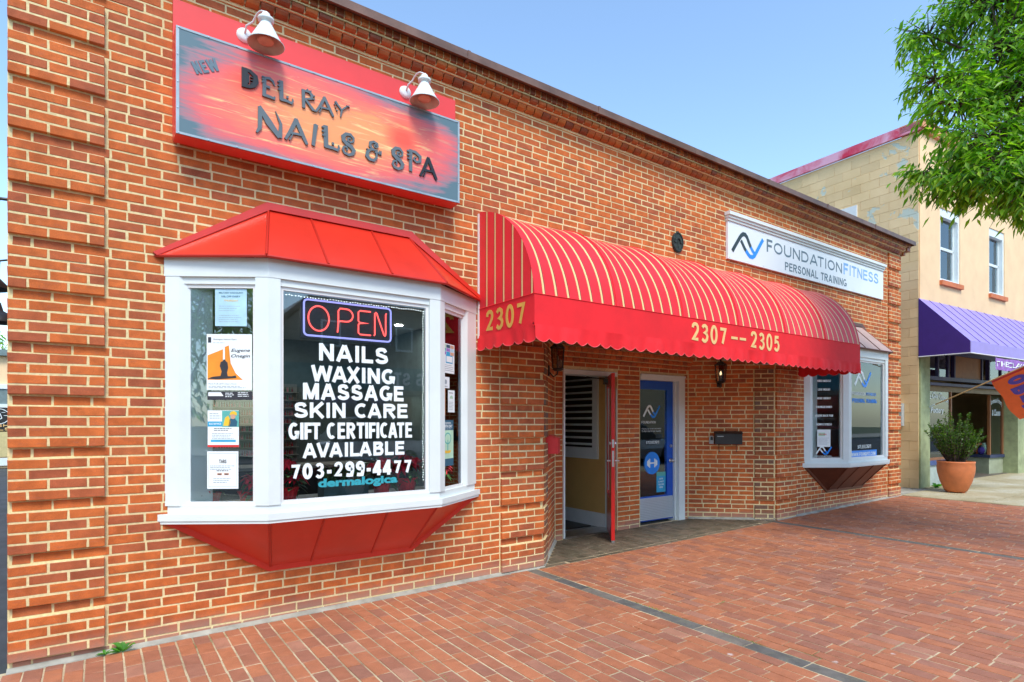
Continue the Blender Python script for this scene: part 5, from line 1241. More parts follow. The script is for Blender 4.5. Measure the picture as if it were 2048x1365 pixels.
# two gooseneck lamps on the board
def goose(px, sx, zc, label):
    t = thing('gooseneck_lamp', (px, -.05, 4.45), label, 'lamp', 'white gooseneck lamps over the salon sign')
    MB().lathe(None, [(0, .022), (.030, .021), (.050, .014), (.056, 0)], 18, fr=lambda a, b, c: (px+a, -.051-c, 4.455+b)).build('wall_plate', 'white', t, smooth=True)
    top = zc+.235; pts = [(px, -.07, 4.46), (px+.004, -.11, 4.50)]+[(px+(sx-px)*(.35+.65*i/7), -.11-.19*(i/7), 4.50+(top-4.50)*(i/7)+.055*math.sin(math.pi*i/7)) for i in range(1, 8)]
    MB().tube(pts, .0075, 8).build('arm', 'white', t, smooth=True)
    MB().lathe((sx, -.30, zc), [(.126, -.004), (.130, 0), (.122, .006), (.100, .04), (.062, .11), (.040, .15), (.036, .165), (.055, .172), (.056, .19), (.034, .20), (.028, .225), (.012, .24), (0, .24)], 28).build('shade', 'white', t, smooth=True)
    MB().lathe((sx, -.30, zc), [(.126, -.004), (.118, .004), (.096, .038), (.058, .108), (.0, .11)], 28).build('shade_lining', simple('lamp_lining', (.72, .50, .42), .5), t, smooth=True)
    MB().lathe((sx, -.30, zc+.012), [(0, -.004), (.03, -.002), (.055, .004), (.058, .014), (.03, .05), (.02, .09)], 20).build('bulb', simple('reflector_bulb', (.80, .38, .26), .3), t, smooth=True)
goose(1.375, 1.475, 4.292, 'white gooseneck lamp above the word NEW side of the salon sign, nearer the corner'); goose(2.70, 2.765, 4.282, 'white gooseneck lamp over the right end of the salon sign')

# ------------------------------------------------------------ fitness sign and plaque
ft = thing('fitness_sign', (9.9, 0, 3.75), 'white wall sign FOUNDATION FITNESS PERSONAL TRAINING with black and blue logo', 'sign')
MB().box(7.50, 12.24, -.035, -.001, 3.755, 4.275).build('panel', 'sign_white', ft)
MB().box(7.49, 12.25, -.050, -.0012, 4.276, 4.31).box(7.485, 12.255, -.066, -.001, 4.311, 4.345).box(7.47, 12.27, -.085, -.0013, 4.346, 4.392).build('molding', 'white', ft)
ff = frame((0, -.035, 0), (1, 0, 0))
logo_parts(ft, ff, 7.575, 3.835, .80, .36, 0, .003, 'logo_black', 'bright_blue')
def letters(s, mt, x0, x1, z0, z1, bold):
    mb = MB(); block(mb, s, ff, x0, z0, x1-x0, z1-z0, bold, .0, .002, .2); mb.build('lettering', mt, ft)
letters('F', 'sign_gray', 8.44, 8.585, 4.005, 4.19, .18); letters('OUNDATION', 'sign_gray', 8.63, 10.69, 4.012, 4.178, .16); letters('F', 'sign_blue', 10.745, 10.905, 4.01, 4.205, .2); letters('ITNESS', 'sign_blue', 10.96, 12.04, 4.015, 4.195, .16)
letters('PERSONAL TRAINING', 'sign_gray', 8.93, 10.85, 3.808, 3.932, .17)
for x in (7.54, 8.35, 9.15, 9.95, 10.75, 11.55, 12.2):
    for z in (3.775, 4.255): MB().lathe(None, [(0, .003), (.006, .003), (.007, 0)], 6, fr=lambda a, b, c: (x+a, -.035-c, z+b)).build('screw', 'steel', ft)
pq = thing('fire_mark', (6.47, 0, 3.7), 'small dark oval cast plaque with a tree relief on the upper wall', 'plaque')
MB().prism([(6.47+.105*math.cos(R(a)), 3.80+.135*math.sin(R(a))*(1.0 if math.sin(R(a)) < 0 else .88)) for a in range(0, 360, 18)], FRONT, 0, .02).build('plate', 'bronze', pq)
ribbon(MB(), [(6.47+.095*math.cos(R(a)), 3.80+.115*math.sin(R(a))) for a in range(0, 360, 20)], .012, FRONT, .02, .028, closed=True).build('rim', 'bronze', pq)
tr = MB().fbox(FRONT, 6.462, 6.478, 3.73, 3.80, .02, .03)
for dx, dz in ((0, .06), (-.045, .03), (.045, .03), (-.02, .05), (.02, .05), (-.055, .0), (.055, .0)): tr.prism([(6.47+dx+.022*math.cos(R(a)), 3.80+dz+.018*math.sin(R(a))) for a in range(0, 360, 60)], FRONT, .02, .032+dx*.02)
tr.build('tree_relief', 'bronze', pq); MB().fbox(FRONT, 6.455, 6.485, 3.915, 3.935, 0, .02).build('hanging_lug', 'bronze', pq)

# ------------------------------------------------------------ yellow two-storey building next door
YX, YY, YA_ = 14.5, .212, R(-3.7)
yu = Vector((math.cos(YA_), math.sin(YA_), 0)); yn = Vector((-yu.y, yu.x, 0))
def LY(s, t, z): return Vector((YX, YY, 0))+yu*s+yn*t+Vector((0, 0, z))          # along facade, into building, up
def ybox(mb, s0, s1, t0, t1, z0, z1): return mb.fbox(lambda a, b, c: LY(a, b, c), s0, s1, t0, t1, z0, z1)
yb = thing('yellow_building', tuple(LY(4, 0, 0)), 'two-storey pale yellow painted building with peeling side wall and pottery shop below', 'building')
yb.matrix_basis = Matrix.Translation(LY(4, 0, 0))
W1, W2, W3 = (.97, 1.95), (3.5, 4.42), (6.1, 7.05)
m_ = MB(); SX = 9.0
ybox(m_, 0.06, .97, 0, .3, 3.12, 7.62); ybox(m_, 1.95, 3.5, 0, .3, 3.12, 7.62); ybox(m_, 4.42, 6.1, 0, .3, 3.12, 7.62); ybox(m_, 7.05, SX, 0, .3, 3.12, 7.62)
for a, b in (W1, W2, W3): ybox(m_, a, b, 0, .3, 3.12, 4.6); ybox(m_, a, b, 0, .3, 6.2, 7.62)
ybox(m_, 5.75, SX, 0, .3, -.1, 3.118)
m_.build('front_wall', 'yellow_stucco', yb)
ybox(MB(), .062, .48, -.012, .3, -.1, 3.115).build('green_pier', 'green_paint', yb); ybox(MB(), 5.22, 5.745, -.012, .3, -.1, 3.115).build('green_pier', 'green_paint', yb)
rr_ = MB(); ybox(rr_, .06, SX, 8.7, 9, -.1, 7.6); ybox(rr_, SX-.2, SX, .31, 8.69, -.1, 7.6); ybox(rr_, .3, SX-.2, .31, 8.69, 7.3, 7.4); rr_.build('rear_wall', 'yellow_stucco', yb)
ybox(MB(), .022, .3, .02, 9, -.1, 7.61).build('side_wall', 'peeling', yb)
bk = MB(); rn = random.Random(5)
for r in range(39):
    z0 = .1+r*.2; t = -.02+(0 if r % 2 else -.2); 
    while t < 9:
        a, b = max(t, 0.0), min(t+.4, 9); t += .4
        if b-a < .05: continue
        d = rn.uniform(-.003, .005)
        p = [LY(0.008-d*.4, a+.004, z0+.003), LY(0.008-d*.4, a+.004, z0+.197), LY(.008-d*.4, b-.004, z0+.197), LY(.008-d*.4, b-.004, z0+.003)]
        q = [LY(.016, a+.0005, z0), LY(.016, a+.0005, z0+.2), LY(.016, b-.0005, z0+.2), LY(.016, b-.0005, z0)]
        if z0+.2 > 7.62: continue
        bk.add(p+q, [(0, 1, 2, 3), (0, 4, 5, 1), (1, 5, 6, 2), (2, 6, 7, 3), (3, 7, 4, 0)])
bk.build('blockwork', 'peeling', yb, kind='stuff')
c_ = MB(); ybox(c_, -.05, .02, -.06, 9, 7.62, 7.80); ybox(c_, -.05, .34, .36, 9, 7.80, 7.815); c_.build('red_coping', 'coping', yb)
c_ = MB(); ybox(c_, .021, SX, -.07, .34, 7.62, 7.66); ybox(c_, -.05, SX, -.10, .34, 7.661, 7.80); ybox(c_, -.05, SX, -.12, .35, 7.801, 7.82); c_.build('front_coping', simple('orange_coping', (.72, .30, .14), .6), yb)
for a, b in (W1, W2, W3):
    w = MB(); ybox(w, a, a+.07, .02, .2, 4.60, 6.2); ybox(w, b-.07, b, .02, .2, 4.60, 6.2); ybox(w, a+.071, b-.071, .02, .2, 6.02, 6.2); ybox(w, a+.071, b-.071, .02, .2, 4.60, 4.66)
    w = w.build('window', 'white', yb)
    s_ = MB(); ybox(s_, a+.075, b-.075, .10, .14, 5.34, 5.40); ybox(s_, a+.072, a+.115, .10, .14, 4.661, 6.019); ybox(s_, b-.115, b-.072, .10, .14, 4.661, 6.019); s_.build('sash', 'white', w)
    ybox(MB(), a+.116, b-.116, .125, .13, 4.661, 5.339).build('pane', 'glass', w); ybox(MB(), a+.116, b-.116, .11, .115, 5.401, 6.018).build('pane', 'glass', w)
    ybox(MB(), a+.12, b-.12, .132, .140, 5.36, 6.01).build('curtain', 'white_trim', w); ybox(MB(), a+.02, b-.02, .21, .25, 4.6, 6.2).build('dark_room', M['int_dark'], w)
    ybox(MB(), a-.03, b+.04, -.06, .02, 4.50, 4.598).build('window_sill', 'orange_sill', yb)
w = MB(); ybox(w, -.02, .018, 1.25, 1.75, 5.85, 6.45); w.build('blocked_window', 'white_trim', yb)
# shop front
sf_ = MB(); ybox(sf_, .481, 5.219, -.0, .12, 3.0, 3.11); ybox(sf_, .481, 5.219, .03, .14, 2.42, 2.50); ybox(sf_, .481, 5.219, .0, .08, 2.30, 2.36)
for s_ in (.481, .95, 1.45, 1.75, 3.2, 3.6, 4.3, 4.9, 5.16): ybox(sf_, s_, s_+.055, .031, .11, 2.501, 2.999)
sf_.build('transom_frame', 'purple_trim', yb)
tp_ = MB(); ybox(tp_, 1.81, 3.19, .06, .09, 2.505, 2.998); tp_.build('transom_board', simple('brown_board', (.30, .14, .05), .6), yb)
for a, b in ((.54, .948), (1.006, 1.448), (3.66, 4.298), (4.36, 4.898)): ybox(MB(), a, b, .06, .066, 2.505, 2.998).build('transom_pane', 'glass', yb)
ybox(MB(), .481, 5.219, .10, .16, 2.18, 2.299).build('head_board', simple('olive_board', (.22, .16, .08), .6), yb)
# left display window
gl = MB(); ybox(gl, .53, 1.72, .115, .121, .72, 2.175); gl.build('shop_window', 'glass', yb)
fr5 = MB(); ybox(fr5, .481, .529, .09, .16, .70, 2.18); ybox(fr5, 1.721, 1.77, .09, .16, .70, 2.18); ybox(fr5, .53, 1.72, .09, .16, .66, .7195); fr5.build('window_frame', simple('varnished_wood', (.28, .11, .04), .5), yb)
c_ = MB(); ybox(c_, .481, 1.75, .06, .2, -.05, .56); c_.build('stall_riser', simple('pale_riser', (.42, .50, .46), .6), yb)
ybox(MB(), .481, 1.77, .03, .21, .561, .659).build('stall_sill', simple('blue_sill', (.05, .09, .26), .5), yb)
# right display bay, set at an angle into the entry
K0, K1, K2 = (4.48, .34), (4.72, 1.7), (5.219, .30)
def ypoly(mb, pts, z0, z1): return mb.add([LY(s, t, z0) for s, t in pts]+[LY(s, t, z1) for s, t in pts], [tuple(range(len(pts)))[::-1], tuple(range(len(pts), 2*len(pts)))]+[(i, (i+1) % len(pts), (i+1) % len(pts)+len(pts), i+len(pts)) for i in range(len(pts))])
ypoly(MB(), [K0, K2, (5.219, 1.7), K1], -.05, .58).build('stall_riser', simple('green_riser', (.34, .38, .26), .6), yb)
ypoly(MB(), [(4.44, .30), (5.219, .26), (5.219, 1.7), (4.68, 1.7)], .581, .66).build('stall_sill', simple('navy_sill', (.035, .05, .12), .4), yb)
wf = MB()
for (s, t) in (K0, K1, (5.18, .31)): ybox(wf, s-.03, s+.03, t-.03, t+.03, .661, 2.18)
wf.build('window_frame', simple('varnished_wood2', (.28, .11, .04), .5), yb)
for p, q in ((K0, K2), (K0, K1)):
    MB().add([LY(p[0], p[1], .661), LY(q[0], q[1], .661), LY(q[0], q[1], 2.179), LY(p[0], p[1], 2.179)], [(0, 1, 2, 3)]).build('shop_window', 'glass', yb)
bk_ = MB(); ybox(bk_, .3, 8, 5.0, 5.1, 0, 3.1); ybox(bk_, .31, .35, .31, 5, 0, 3.1); bk_.build('shop_back_wall', simple('shop_interior', (.42, .26, .12), .8), yb)
ybox(MB(), .481, 5.219, .161, 5, -.05, .145+.03).build('shop_floor', 'floor_int', yb); ybox(MB(), .481, 5.219, .17, 5, 2.6, 2.65).build('shop_ceiling', simple('shop_ceiling_paint', (.3, .22, .12), .8), yb)
dr = MB(); ybox(dr, 1.80, 4.70, 1.72, 1.76, 2.18, 2.6); ybox(dr, 1.80, 1.86, 1.72, 1.78, .17, 2.18); ybox(dr, 2.9, 2.96, 1.72, 1.78, .17, 2.18); ybox(dr, 4.60, 4.66, 1.72, 1.78, .17, 2.18); ybox(dr, 1.861, 2.899, 1.72, 1.78, .17, .4)
dr = dr.build('door', simple('varnished_wood3', (.24, .10, .04), .5), yb, label='dark wooden shop door set back in the entry')
ybox(MB(), 1.861, 2.899, 1.75, 1.756, .401, 2.179).build('door_glass', 'glass', dr); ybox(MB(), 2.961, 4.599, 1.75, 1.756, .4, 2.179).build('door_glass', 'glass', dr)
ybox(MB(), 4.2, 4.32, 1.71, 1.715, 1.45, 1.75).build('door_notice', 'paper', dr)
sh_ = thing('display_shelf', tuple(LY(3.6, 2.6, 0)), 'pale shelf unit with pottery inside the pottery shop', 'shelf')
u_ = MB(); ybox(u_, 3.6, 3.65, 2.2, 2.5, .18, 1.55); ybox(u_, 5.1, 5.15, 2.2, 2.5, .18, 1.55); ybox(u_, 3.651, 5.099, 2.2, 2.5, 1.50, 1.55); ybox(u_, 3.651, 5.099, 2.2, 2.5, .98, 1.02); u_.build('case', 'white_trim', sh_)
def pot(s, t, z, r, h, mt, label):
    q = LY(s, t, z); th = thing('pottery_pot', tuple(q), label, 'pot', 'pots displayed in the pottery shop')
    MB().lathe(tuple(q), [(0, 0), (r*.6, 0), (r, h*.45), (r*.9, h*.8), (r*.6, h*.92), (r*.7, h), (r*.6, h), (r*.5, h*.9)], 14).build('body', mt, th, smooth=True)
for i, (s, t, z, r, h, mt, lb) in enumerate(((4.62, .55, .665, .075, .18, 'flag_purple', 'small dark blue pot in the corner of the right display window'), (4.9, .6, .665, .06, .28, 'ink_mint', 'tall pale green vase in the right display window'),
        (5.05, .9, .665, .09, .15, 'wood', 'tan bowl at the right of the display window'), (4.75, 1.0, .665, .12, .22, 'copper', 'wide brown bowl behind the dark blue pot'), (3.9, 2.35, 1.551, .09, .2, 'ink_yellow', 'ochre jar on top of the pale shelf unit'),
        (4.3, 2.35, 1.551, .11, .24, 'copper', 'round brown jar on top of the pale shelf unit'), (4.7, 2.35, 1.021, .1, .17, 'ink_navy', 'navy pot on the middle shelf of the pale unit'), (1.0, .45, .73, .1, .2, 'ink_red', 'red bowl in the left display window'))):
    pot(s, t, z, r, h, mt, lb)
tb = thing('display_table', tuple(LY(4.9, .8, .66)), 'small orange display stand in the right shop window', 'display stand')
ybox(MB(), 4.62, 5.1, .62, 1.2, .90, .93).build('top', 'orange_sill', tb)
for s in (4.64, 5.06):
    for t in (.64, 1.16): ybox(MB(), s, s+.03, t, t+.03, .661, .899).build('leg', 'orange_sill', tb)
fy = frame(LY(0, .11, 0), yu); fy2 = frame(LY(4.48, .335, 0), LY(5.219, .295, 0)-LY(4.48, .335, 0))
mb = MB(); text(mb, 'The Clay Queen', fy, .56, 1.93, 1.08, .17, .003, .012, .15, warp=lambda a, b: (a, b+.06-.35*(a-.5)**2)); mb.build('lettering', 'vinyl', yb)
mb = MB(); text(mb, 'Pottery', fy, .80, 1.66, .62, .17, .003, .012, .15); mb.build('lettering', 'vinyl', yb)
mb = MB(); text(mb, 'Handmade Pottery', fy2, .04, 1.90, .64, .17, .003, .012, .15, warp=lambda a, b: (a, b+.05-.8*(a-.32)**2)); mb.build('lettering', 'vinyl', yb)
mb = MB(); text(mb, '& Classes', fy2, .14, 1.66, .44, .16, .003, .012, .15); mb.build('lettering', 'vinyl', yb)
# purple awning
pa = thing('purple_awning', tuple(LY(3, -.4, 3)), 'purple sloping metal-seamed awning over the pottery shop', 'awning')
D_ = .906; E1 = 6.4
for i in range(14):
    a, b = .01+i*.457, .01+(i+1)*.457
    MB().add([LY(a, 0, 4.10), LY(b-.004, 0, 4.10), LY(b-.004, -D_, 3.11), LY(a, -D_, 3.11), LY(a, 0, 4.09), LY(b-.004, 0, 4.09), LY(b-.004, -D_, 3.10), LY(a, -D_, 3.10)], [(0, 3, 2, 1), (4, 5, 6, 7), (0, 1, 5, 4), (1, 2, 6, 5), (2, 3, 7, 6), (3, 0, 4, 7)]).build('roof_panel', 'purple', pa)
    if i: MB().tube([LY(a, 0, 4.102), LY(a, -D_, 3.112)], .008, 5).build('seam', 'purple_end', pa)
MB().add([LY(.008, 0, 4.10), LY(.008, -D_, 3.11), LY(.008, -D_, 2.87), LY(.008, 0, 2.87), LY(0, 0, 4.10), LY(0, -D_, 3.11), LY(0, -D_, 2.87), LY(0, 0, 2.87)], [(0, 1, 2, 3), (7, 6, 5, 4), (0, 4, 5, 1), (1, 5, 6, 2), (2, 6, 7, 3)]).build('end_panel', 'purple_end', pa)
ybox(MB(), .012, E1, -D_-.008, -D_, 2.87, 3.105).build('front_band', 'purple', pa)
MB().tube([LY(0, 0, 2.868), LY(0, -D_-.008, 2.868), LY(E1, -D_-.008, 2.868)], .012, 6).build('edge_tube', 'white_trim', pa)
bn = thing('cloth_banner', tuple(LY(1.6, -.9, 2.7)), 'purple cloth banner with white letters hung under the front edge of the purple awning', 'banner')
fb_ = frame(LY(0, -D_-.03, 0), yu); nn = 30; s0, s1 = 1.13, 3.6
wv_ = lambda s: .02*math.sin(s*9)+.012*math.sin(s*23)
mb = MB()
for i in range(nn+1):
    s = s0+(s1-s0)*i/nn
    for z in (2.83+.01*math.sin(s*7), 2.58+.012*math.sin(s*11)): mb.v.append(tuple(fb_(s, z, wv_(s))))
for i in range(nn): mb.f.append((2*i, 2*i+1, 2*i+3, 2*i+2))
mb.build('cloth', 'banner', bn)
mb = MB(); text(mb, 'THE CLAY QUEEN', lambda a, b, c: fb_(a, b, c+wv_(a)), s0+.06, 2.64, 2.3, .13, .006, .01); mb.build('lettering', 'vinyl', bn)
# flag
fg = thing('open_flag', tuple(LY(.45, -.02, 1.82)), 'orange flag with purple OPEN letters on a slanted wooden pole', 'flag')
pd = Vector((0, 0, 0)); P0 = LY(.45, -.012, 1.82); pdir = (-yn+Vector((0, 0, .47))).normalized()
MB().tube([P0, P0+pdir*2.35], .012, 8).build('pole', 'wood', fg); MB().tube([P0-pdir*.01, P0+pdir*.12], .022, 8).build('bracket', 'white', fg)
cdir = (yu*.85-yn*.12+Vector((0, 0, -.72))).normalized(); H0 = P0+pdir*1.19
fnrm = pdir.cross(cdir).normalized()
fnrm = -fnrm if fnrm.dot(Vector((CX, CY, CZ))-H0) < 0 else fnrm
def FL(a, b, c=0):
    w = .05*math.sin(a*7+b*3)*b+.03*math.sin(b*9)
    return H0+pdir*a+cdir*b+(-yn)*(-w)*.5-yu*(w*.3)+fnrm*c
mb = MB(); na, nb = 22, 26
for i in range(na+1):
    for j in range(nb+1): mb.v.append(tuple(FL(i*.72/na, j*1.2/nb)))
for i in range(na):
    for j in range(nb): a = i*(nb+1)+j; mb.f.append((a, a+nb+1, a+nb+2, a+1))
mb.build('cloth', 'orange_flag', fg, smooth=True)
mb = MB()
for i in range(23): mb.v += [tuple(FL(i*.72/22, 0, .004)), tuple(FL(i*.72/22, .07, .004)), ]
for i in range(22): mb.f.append((2*i, 2*i+1, 2*i+3, 2*i+2))
mb.build('sleeve', 'flag_red', fg)
FT = lambda a, b, c: FL(.66-b, .0+a, c+.004)
for k, ch in enumerate('OPEN'):
    mb = MB(); block(mb, ch, lambda a, b, c, k=k: FT(a, b, c), .14+k*.25, .13+(.05 if k % 2 else 0), .20, .30, .26, .0, .002); mb.build('lettering', 'flag_purple', fg)
for (a, b) in ((.30, .12), (.70, .10), (1.05, .12)):
    mb = MB(); ribbon(mb, [(a-.07, b+.01), (a-.03, b+.035), (a+.01, b), (a+.05, b-.02), (a+.08, b+.01)], .035, lambda x, y, c: FT(x, y-.04, c), 0, .002); mb.build('squiggle', 'vinyl', fg)
for (a, b) in ((.18, .08), (.5, .07), (.9, .06)):
    mb = MB(); mb.prism([(a+(.03 if q % 2 else .013)*math.cos(R(36*q)), b+(.03 if q % 2 else .013)*math.sin(R(36*q))) for q in range(10)], lambda x, y, c: FT(x, y-.04, c), 0, .002); mb.build('star', 'vinyl', fg)
# meter box and cables on the side wall
ub = thing('utility_box', tuple(LY(-.1, .3, 1.7)), 'grey utility box with loose yellow-painted cables on the yellow side wall', 'utility box')
ybox(MB(), -.12, -.006, .27, .47, 1.42, 1.90).build('box', 'pebble', ub); ybox(MB(), -.13, -.121, .28, .46, 1.44, 1.88).build('cover', 'pebble', ub)
for k, d in enumerate((0, .05, .10)):
    MB().tube([LY(-.03, .33+d, 1.90), LY(-.05-.03*k, .33+d, 2.1), LY(-.03, .40+d*1.5, 2.3), LY(-.07, .5+d, 2.42), LY(-.03, .6+d, 2.3-.1*k), LY(-.02, .62+d, 1.95)], .009, 6).build('cable', 'yellow_stucco', ub)
MB().tube([LY(-.10, .28, 1.86), LY(-.24, .27, 1.8), LY(-.26, .28, 1.6), LY(-.13, .30, 1.47)], .010, 6).build('cable', 'yellow_stucco', ub)

# ------------------------------------------------------------ potted shrub
px_, py_ = 14.31, -.50; pz = gz(px_)+.02
pt = thing('potted_shrub', (px_, py_, pz), 'round terracotta pot with a dark green bushy shrub in front of the pottery shop', 'potted plant')
MB().lathe((px_, py_, pz), [(0, 0), (.165, 0), (.195, .04), (.26, .20), (.303, .38), (.312, .48), (.303, .555), (.312, .575), (.310, .60), (.288, .60), (.282, .56), (.284, .50), (0, .50)], 40).build('pot', 'terracotta', pt, smooth=True)
for a in (20, 140, 260): MB().lathe((px_+.13*math.cos(R(a)), py_+.13*math.sin(R(a)), pz-.02), [(0, 0), (.03, 0), (.03, .02), (0, .02)], 8).build('pot_foot', 'terracotta', pt)
MB().lathe((px_, py_, pz+.505), [(0, .02), (.2, .015), (.28, 0)], 20).build('soil', 'soil', pt)
stm, fo_ = MB(), MB(); rn = random.Random(8)
for k in range(120):
    a = rn.uniform(0, 6.28); sp_ = rn.uniform(0, 1)**.6; L = rn.uniform(.66, 1.12)*(1.05-.42*sp_); b = Vector((px_+.08*math.cos(a), py_+.08*math.sin(a), pz+.5))
    d = Vector((math.cos(a)*sp_*.66, math.sin(a)*sp_*.66, 1.2-.3*sp_)).normalized(); pts = [b+d*L*t+Vector((0, 0, .10*t*t*sp_))*L for t in (0, .3, .6, .85, 1)]
    stm.tube(pts, .006, 4, rs=[.010, .008, .006, .004, .002])
    for j in range(50):
        t = rn.uniform(.30, 1.03)*4; i = min(3, int(t)); c = pts[i].lerp(pts[i+1], min(1.05, t-i)) if i < 4 else pts[4]
        q = rn.uniform(0, 6.28); e_ = Vector((math.cos(q), math.sin(q), rn.uniform(.2, 1.1))).normalized(); s_ = e_.cross(Vector((rn.uniform(-1, 1), rn.uniform(-1, 1), .3))).normalized(); l = rn.uniform(.03, .06); w = .012
        fo_.add([c, c+e_*l*.5+s_*w, c+e_*l, c+e_*l*.5-s_*w], [(0, 1, 2, 3)])
stm.build('stem', 'bark', pt); fo_.build('foliage', 'leaf_dark', pt, kind='stuff')

# ------------------------------------------------------------ weeds and moss
def weed(x, y, label, s=1, seed=0, n=9):
    rn = random.Random(seed); z = gz(x); t = thing('weed', (x, y, z), label, 'weed')
    for k in range(n):
        a = rn.uniform(0, 6.28); L = rn.uniform(.05, .11)*s; d = Vector((math.cos(a), math.sin(a), rn.uniform(.25, 1.2))).normalized(); sd_ = d.cross(Vector((0, 0, 1))).normalized(); c = Vector((x+rn.uniform(-.02, .02)*s, y+rn.uniform(-.01, .01)*s, z+.004)); W_ = L*.36
        m1, m2, e_ = c+d*L*.35, c+d*L*.7-Vector((0, 0, L*.08)), c+d*L-Vector((0, 0, L*.22)); up = Vector((0, 0, W_*.25))
        MB().add([c, m1+sd_*W_*.5+up, m1, m1-sd_*W_*.5+up, m2+sd_*W_*.4+up, m2, m2-sd_*W_*.4+up, e_], [(0, 1, 2), (0, 2, 3), (1, 4, 5, 2), (2, 5, 6, 3), (4, 7, 5), (5, 7, 6)]).build('leaf', 'leaf_weed', t)
weed(.60, -.06, 'small broad-leaved green weed at the foot of the wall near the left pilaster', 1.1, 4, 12); weed(.51, -.05, 'tiny weed seedling just left of the broad-leaved weed', .6, 9, 6)
weed(14.85, .02, 'tuft of green weeds at the foot of the green pier by the terracotta pot', 1.6, 3, 26); weed(-.18, .2, 'small weed at the edge of the parking lot beside the corner', 1.2, 6, 12)
ms_ = MB(); rn = random.Random(21)
for (xa, ya, xb, yb2, n_) in ((4.19, -1.2, 4.19, -2.6, 420), (4.6, -1.9, 5.1, -1.75, 90), (3.3, -1.5, 3.3, -1.9, 60), (2.2, -1.2, 2.2, -2.1, 90), (1.25, -.05, 1.9, -.05, 60)):
    for i in range(n_):
        t = rn.random(); cl_ = .5+.5*math.sin(t*11+xa); 
        if rn.random() > cl_: continue
        x, y = xa+(xb-xa)*t+rn.gauss(0, .006), ya+(yb2-ya)*t+rn.gauss(0, .006); z = gz(x); a = rn.uniform(0, 6.28); l = rn.uniform(.004, .016)
        ms_.add([(x-.002*math.sin(a), y+.002*math.cos(a), z-.004), (x+.002*math.sin(a), y-.002*math.cos(a), z-.004), (x+l*math.cos(a)*.8, y+l*math.sin(a)*.8, z+rn.uniform(.001, .009))], [(0, 1, 2)])
ms_.build('moss', 'leaf_weed', sidewalk, kind='stuff')
# bird-dropping and chewing-gum spots on the pavers are in the paver material

# ------------------------------------------------------------ street tree
def tree(x, y, label, crown, trunk_top, nleaf, leafL, group=None, pick=0, seed=1, mt='leaf'):
    rn = random.Random(seed); z = gz(x)-.02; t = thing('street_tree', (x, y, z), label, 'tree', group)
    tr = MB(); top = Vector(trunk_top); base = Vector((x, y, z))
    tr.tube([base, base.lerp(top, .5)+Vector((.04, .03, 0)), top], .16, 10, rs=[.19, .14, .12]); tr.build('trunk', 'bark', t, smooth=True)
    lm = MB(); lf = MB(); cand = []
    tot = sum(c[3]**2*(c[4] if len(c) > 4 else 1) for c in crown)
    for ci, cc in enumerate(crown):
        c = Vector(cc[:3]); rr = cc[3]; dens = cc[4] if len(cc) > 4 else 1
        m1 = top.lerp(c, .45)+Vector((rn.uniform(-.2, .2), rn.uniform(-.2, .2), .25)); lm.tube([top-Vector((0, 0, .3)), m1, c], .04, 6, rs=[.055, .028, .010])
        nt = max(6, int(nleaf*rr**2*dens/tot/9))
        for k in range(nt):
            d = Vector((rn.gauss(0, 1), rn.gauss(0, 1), rn.gauss(0, .75))).normalized(); r0 = rr*rn.uniform(.15, .55); r1 = rr*rn.uniform(.70, 1.22)
            a_, b_ = c+d*r0, c+d*r1+Vector((0, 0, -.12*rr)); 
            if k % 3 == 0: lm.tube([c, a_, b_], .006, 4, rs=[.014, .008, .003])
            dr = (b_-a_).normalized()
            for j in range(9):
                f = .15+.85*j/8; p = a_.lerp(b_, f)+Vector((rn.gauss(0, .03), rn.gauss(0, .03), rn.gauss(0, .03)))
                sd_ = dr.cross(Vector((0, 0, 1))); sd_ = sd_.normalized() if sd_.length > .05 else Vector((1, 0, 0)); sd_ *= (1 if j % 2 else -1)
                ld = (sd_*rn.uniform(.3, 1)+dr*rn.uniform(.2, .9)+Vector((0, 0, -rn.uniform(.35, 1.1)))).normalized(); L = leafL*rn.uniform(.7, 1.25); wd = ld.cross(Vector((rn.gauss(0, .4), rn.gauss(0, .4), 1))).normalized(); W_ = L*.29
                nm = wd.cross(ld)*W_*.18
                vs = [p, p+ld*L*.38+wd*W_*.5+nm, p+ld*L*.42, p+ld*L*.38-wd*W_*.5+nm, p+ld*L]
                cand.append(vs)
    fs_ = [(0, 1, 2), (0, 2, 3), (1, 4, 2), (2, 4, 3)]
    if pick:
        sc = []
        for i, vs in enumerate(cand):
            q = project(vs[2]); e_ = project(vs[4])
            if q and e_ and 0 < q[0] < 2048 and 0 < q[1] < 1365: sc.append((math.hypot((project(vs[0])[0]-e_[0]), (project(vs[0])[1]-e_[1]))/q[2]**.5, i))
        sc.sort(reverse=True); best = {i for _, i in sc[:pick]}
    else: best = set()
    for i, vs in enumerate(cand):
        if i in best:
            o_ = vs[0]; me = bpy.data.meshes.new('leaf'); me.from_pydata([tuple(v-o_) for v in vs], [], fs_); me.materials.append(M[mt])
            ob = link('leaf', me, t); ob.matrix_basis = Matrix.Translation(o_)
        else: lf.add(vs, fs_)
    lm.build('limbs', 'bark', t, smooth=True); lf.build('foliage', mt, t, kind='stuff'); return t
def Dp(px, py, dep):
    u = (px-1024)/F_PX; v = (842-py)/F_PX; return (CX+dep*(AX[0]+u*RX[0]), CY+dep*(AX[1]+u*RX[1]), CZ+dep*v)
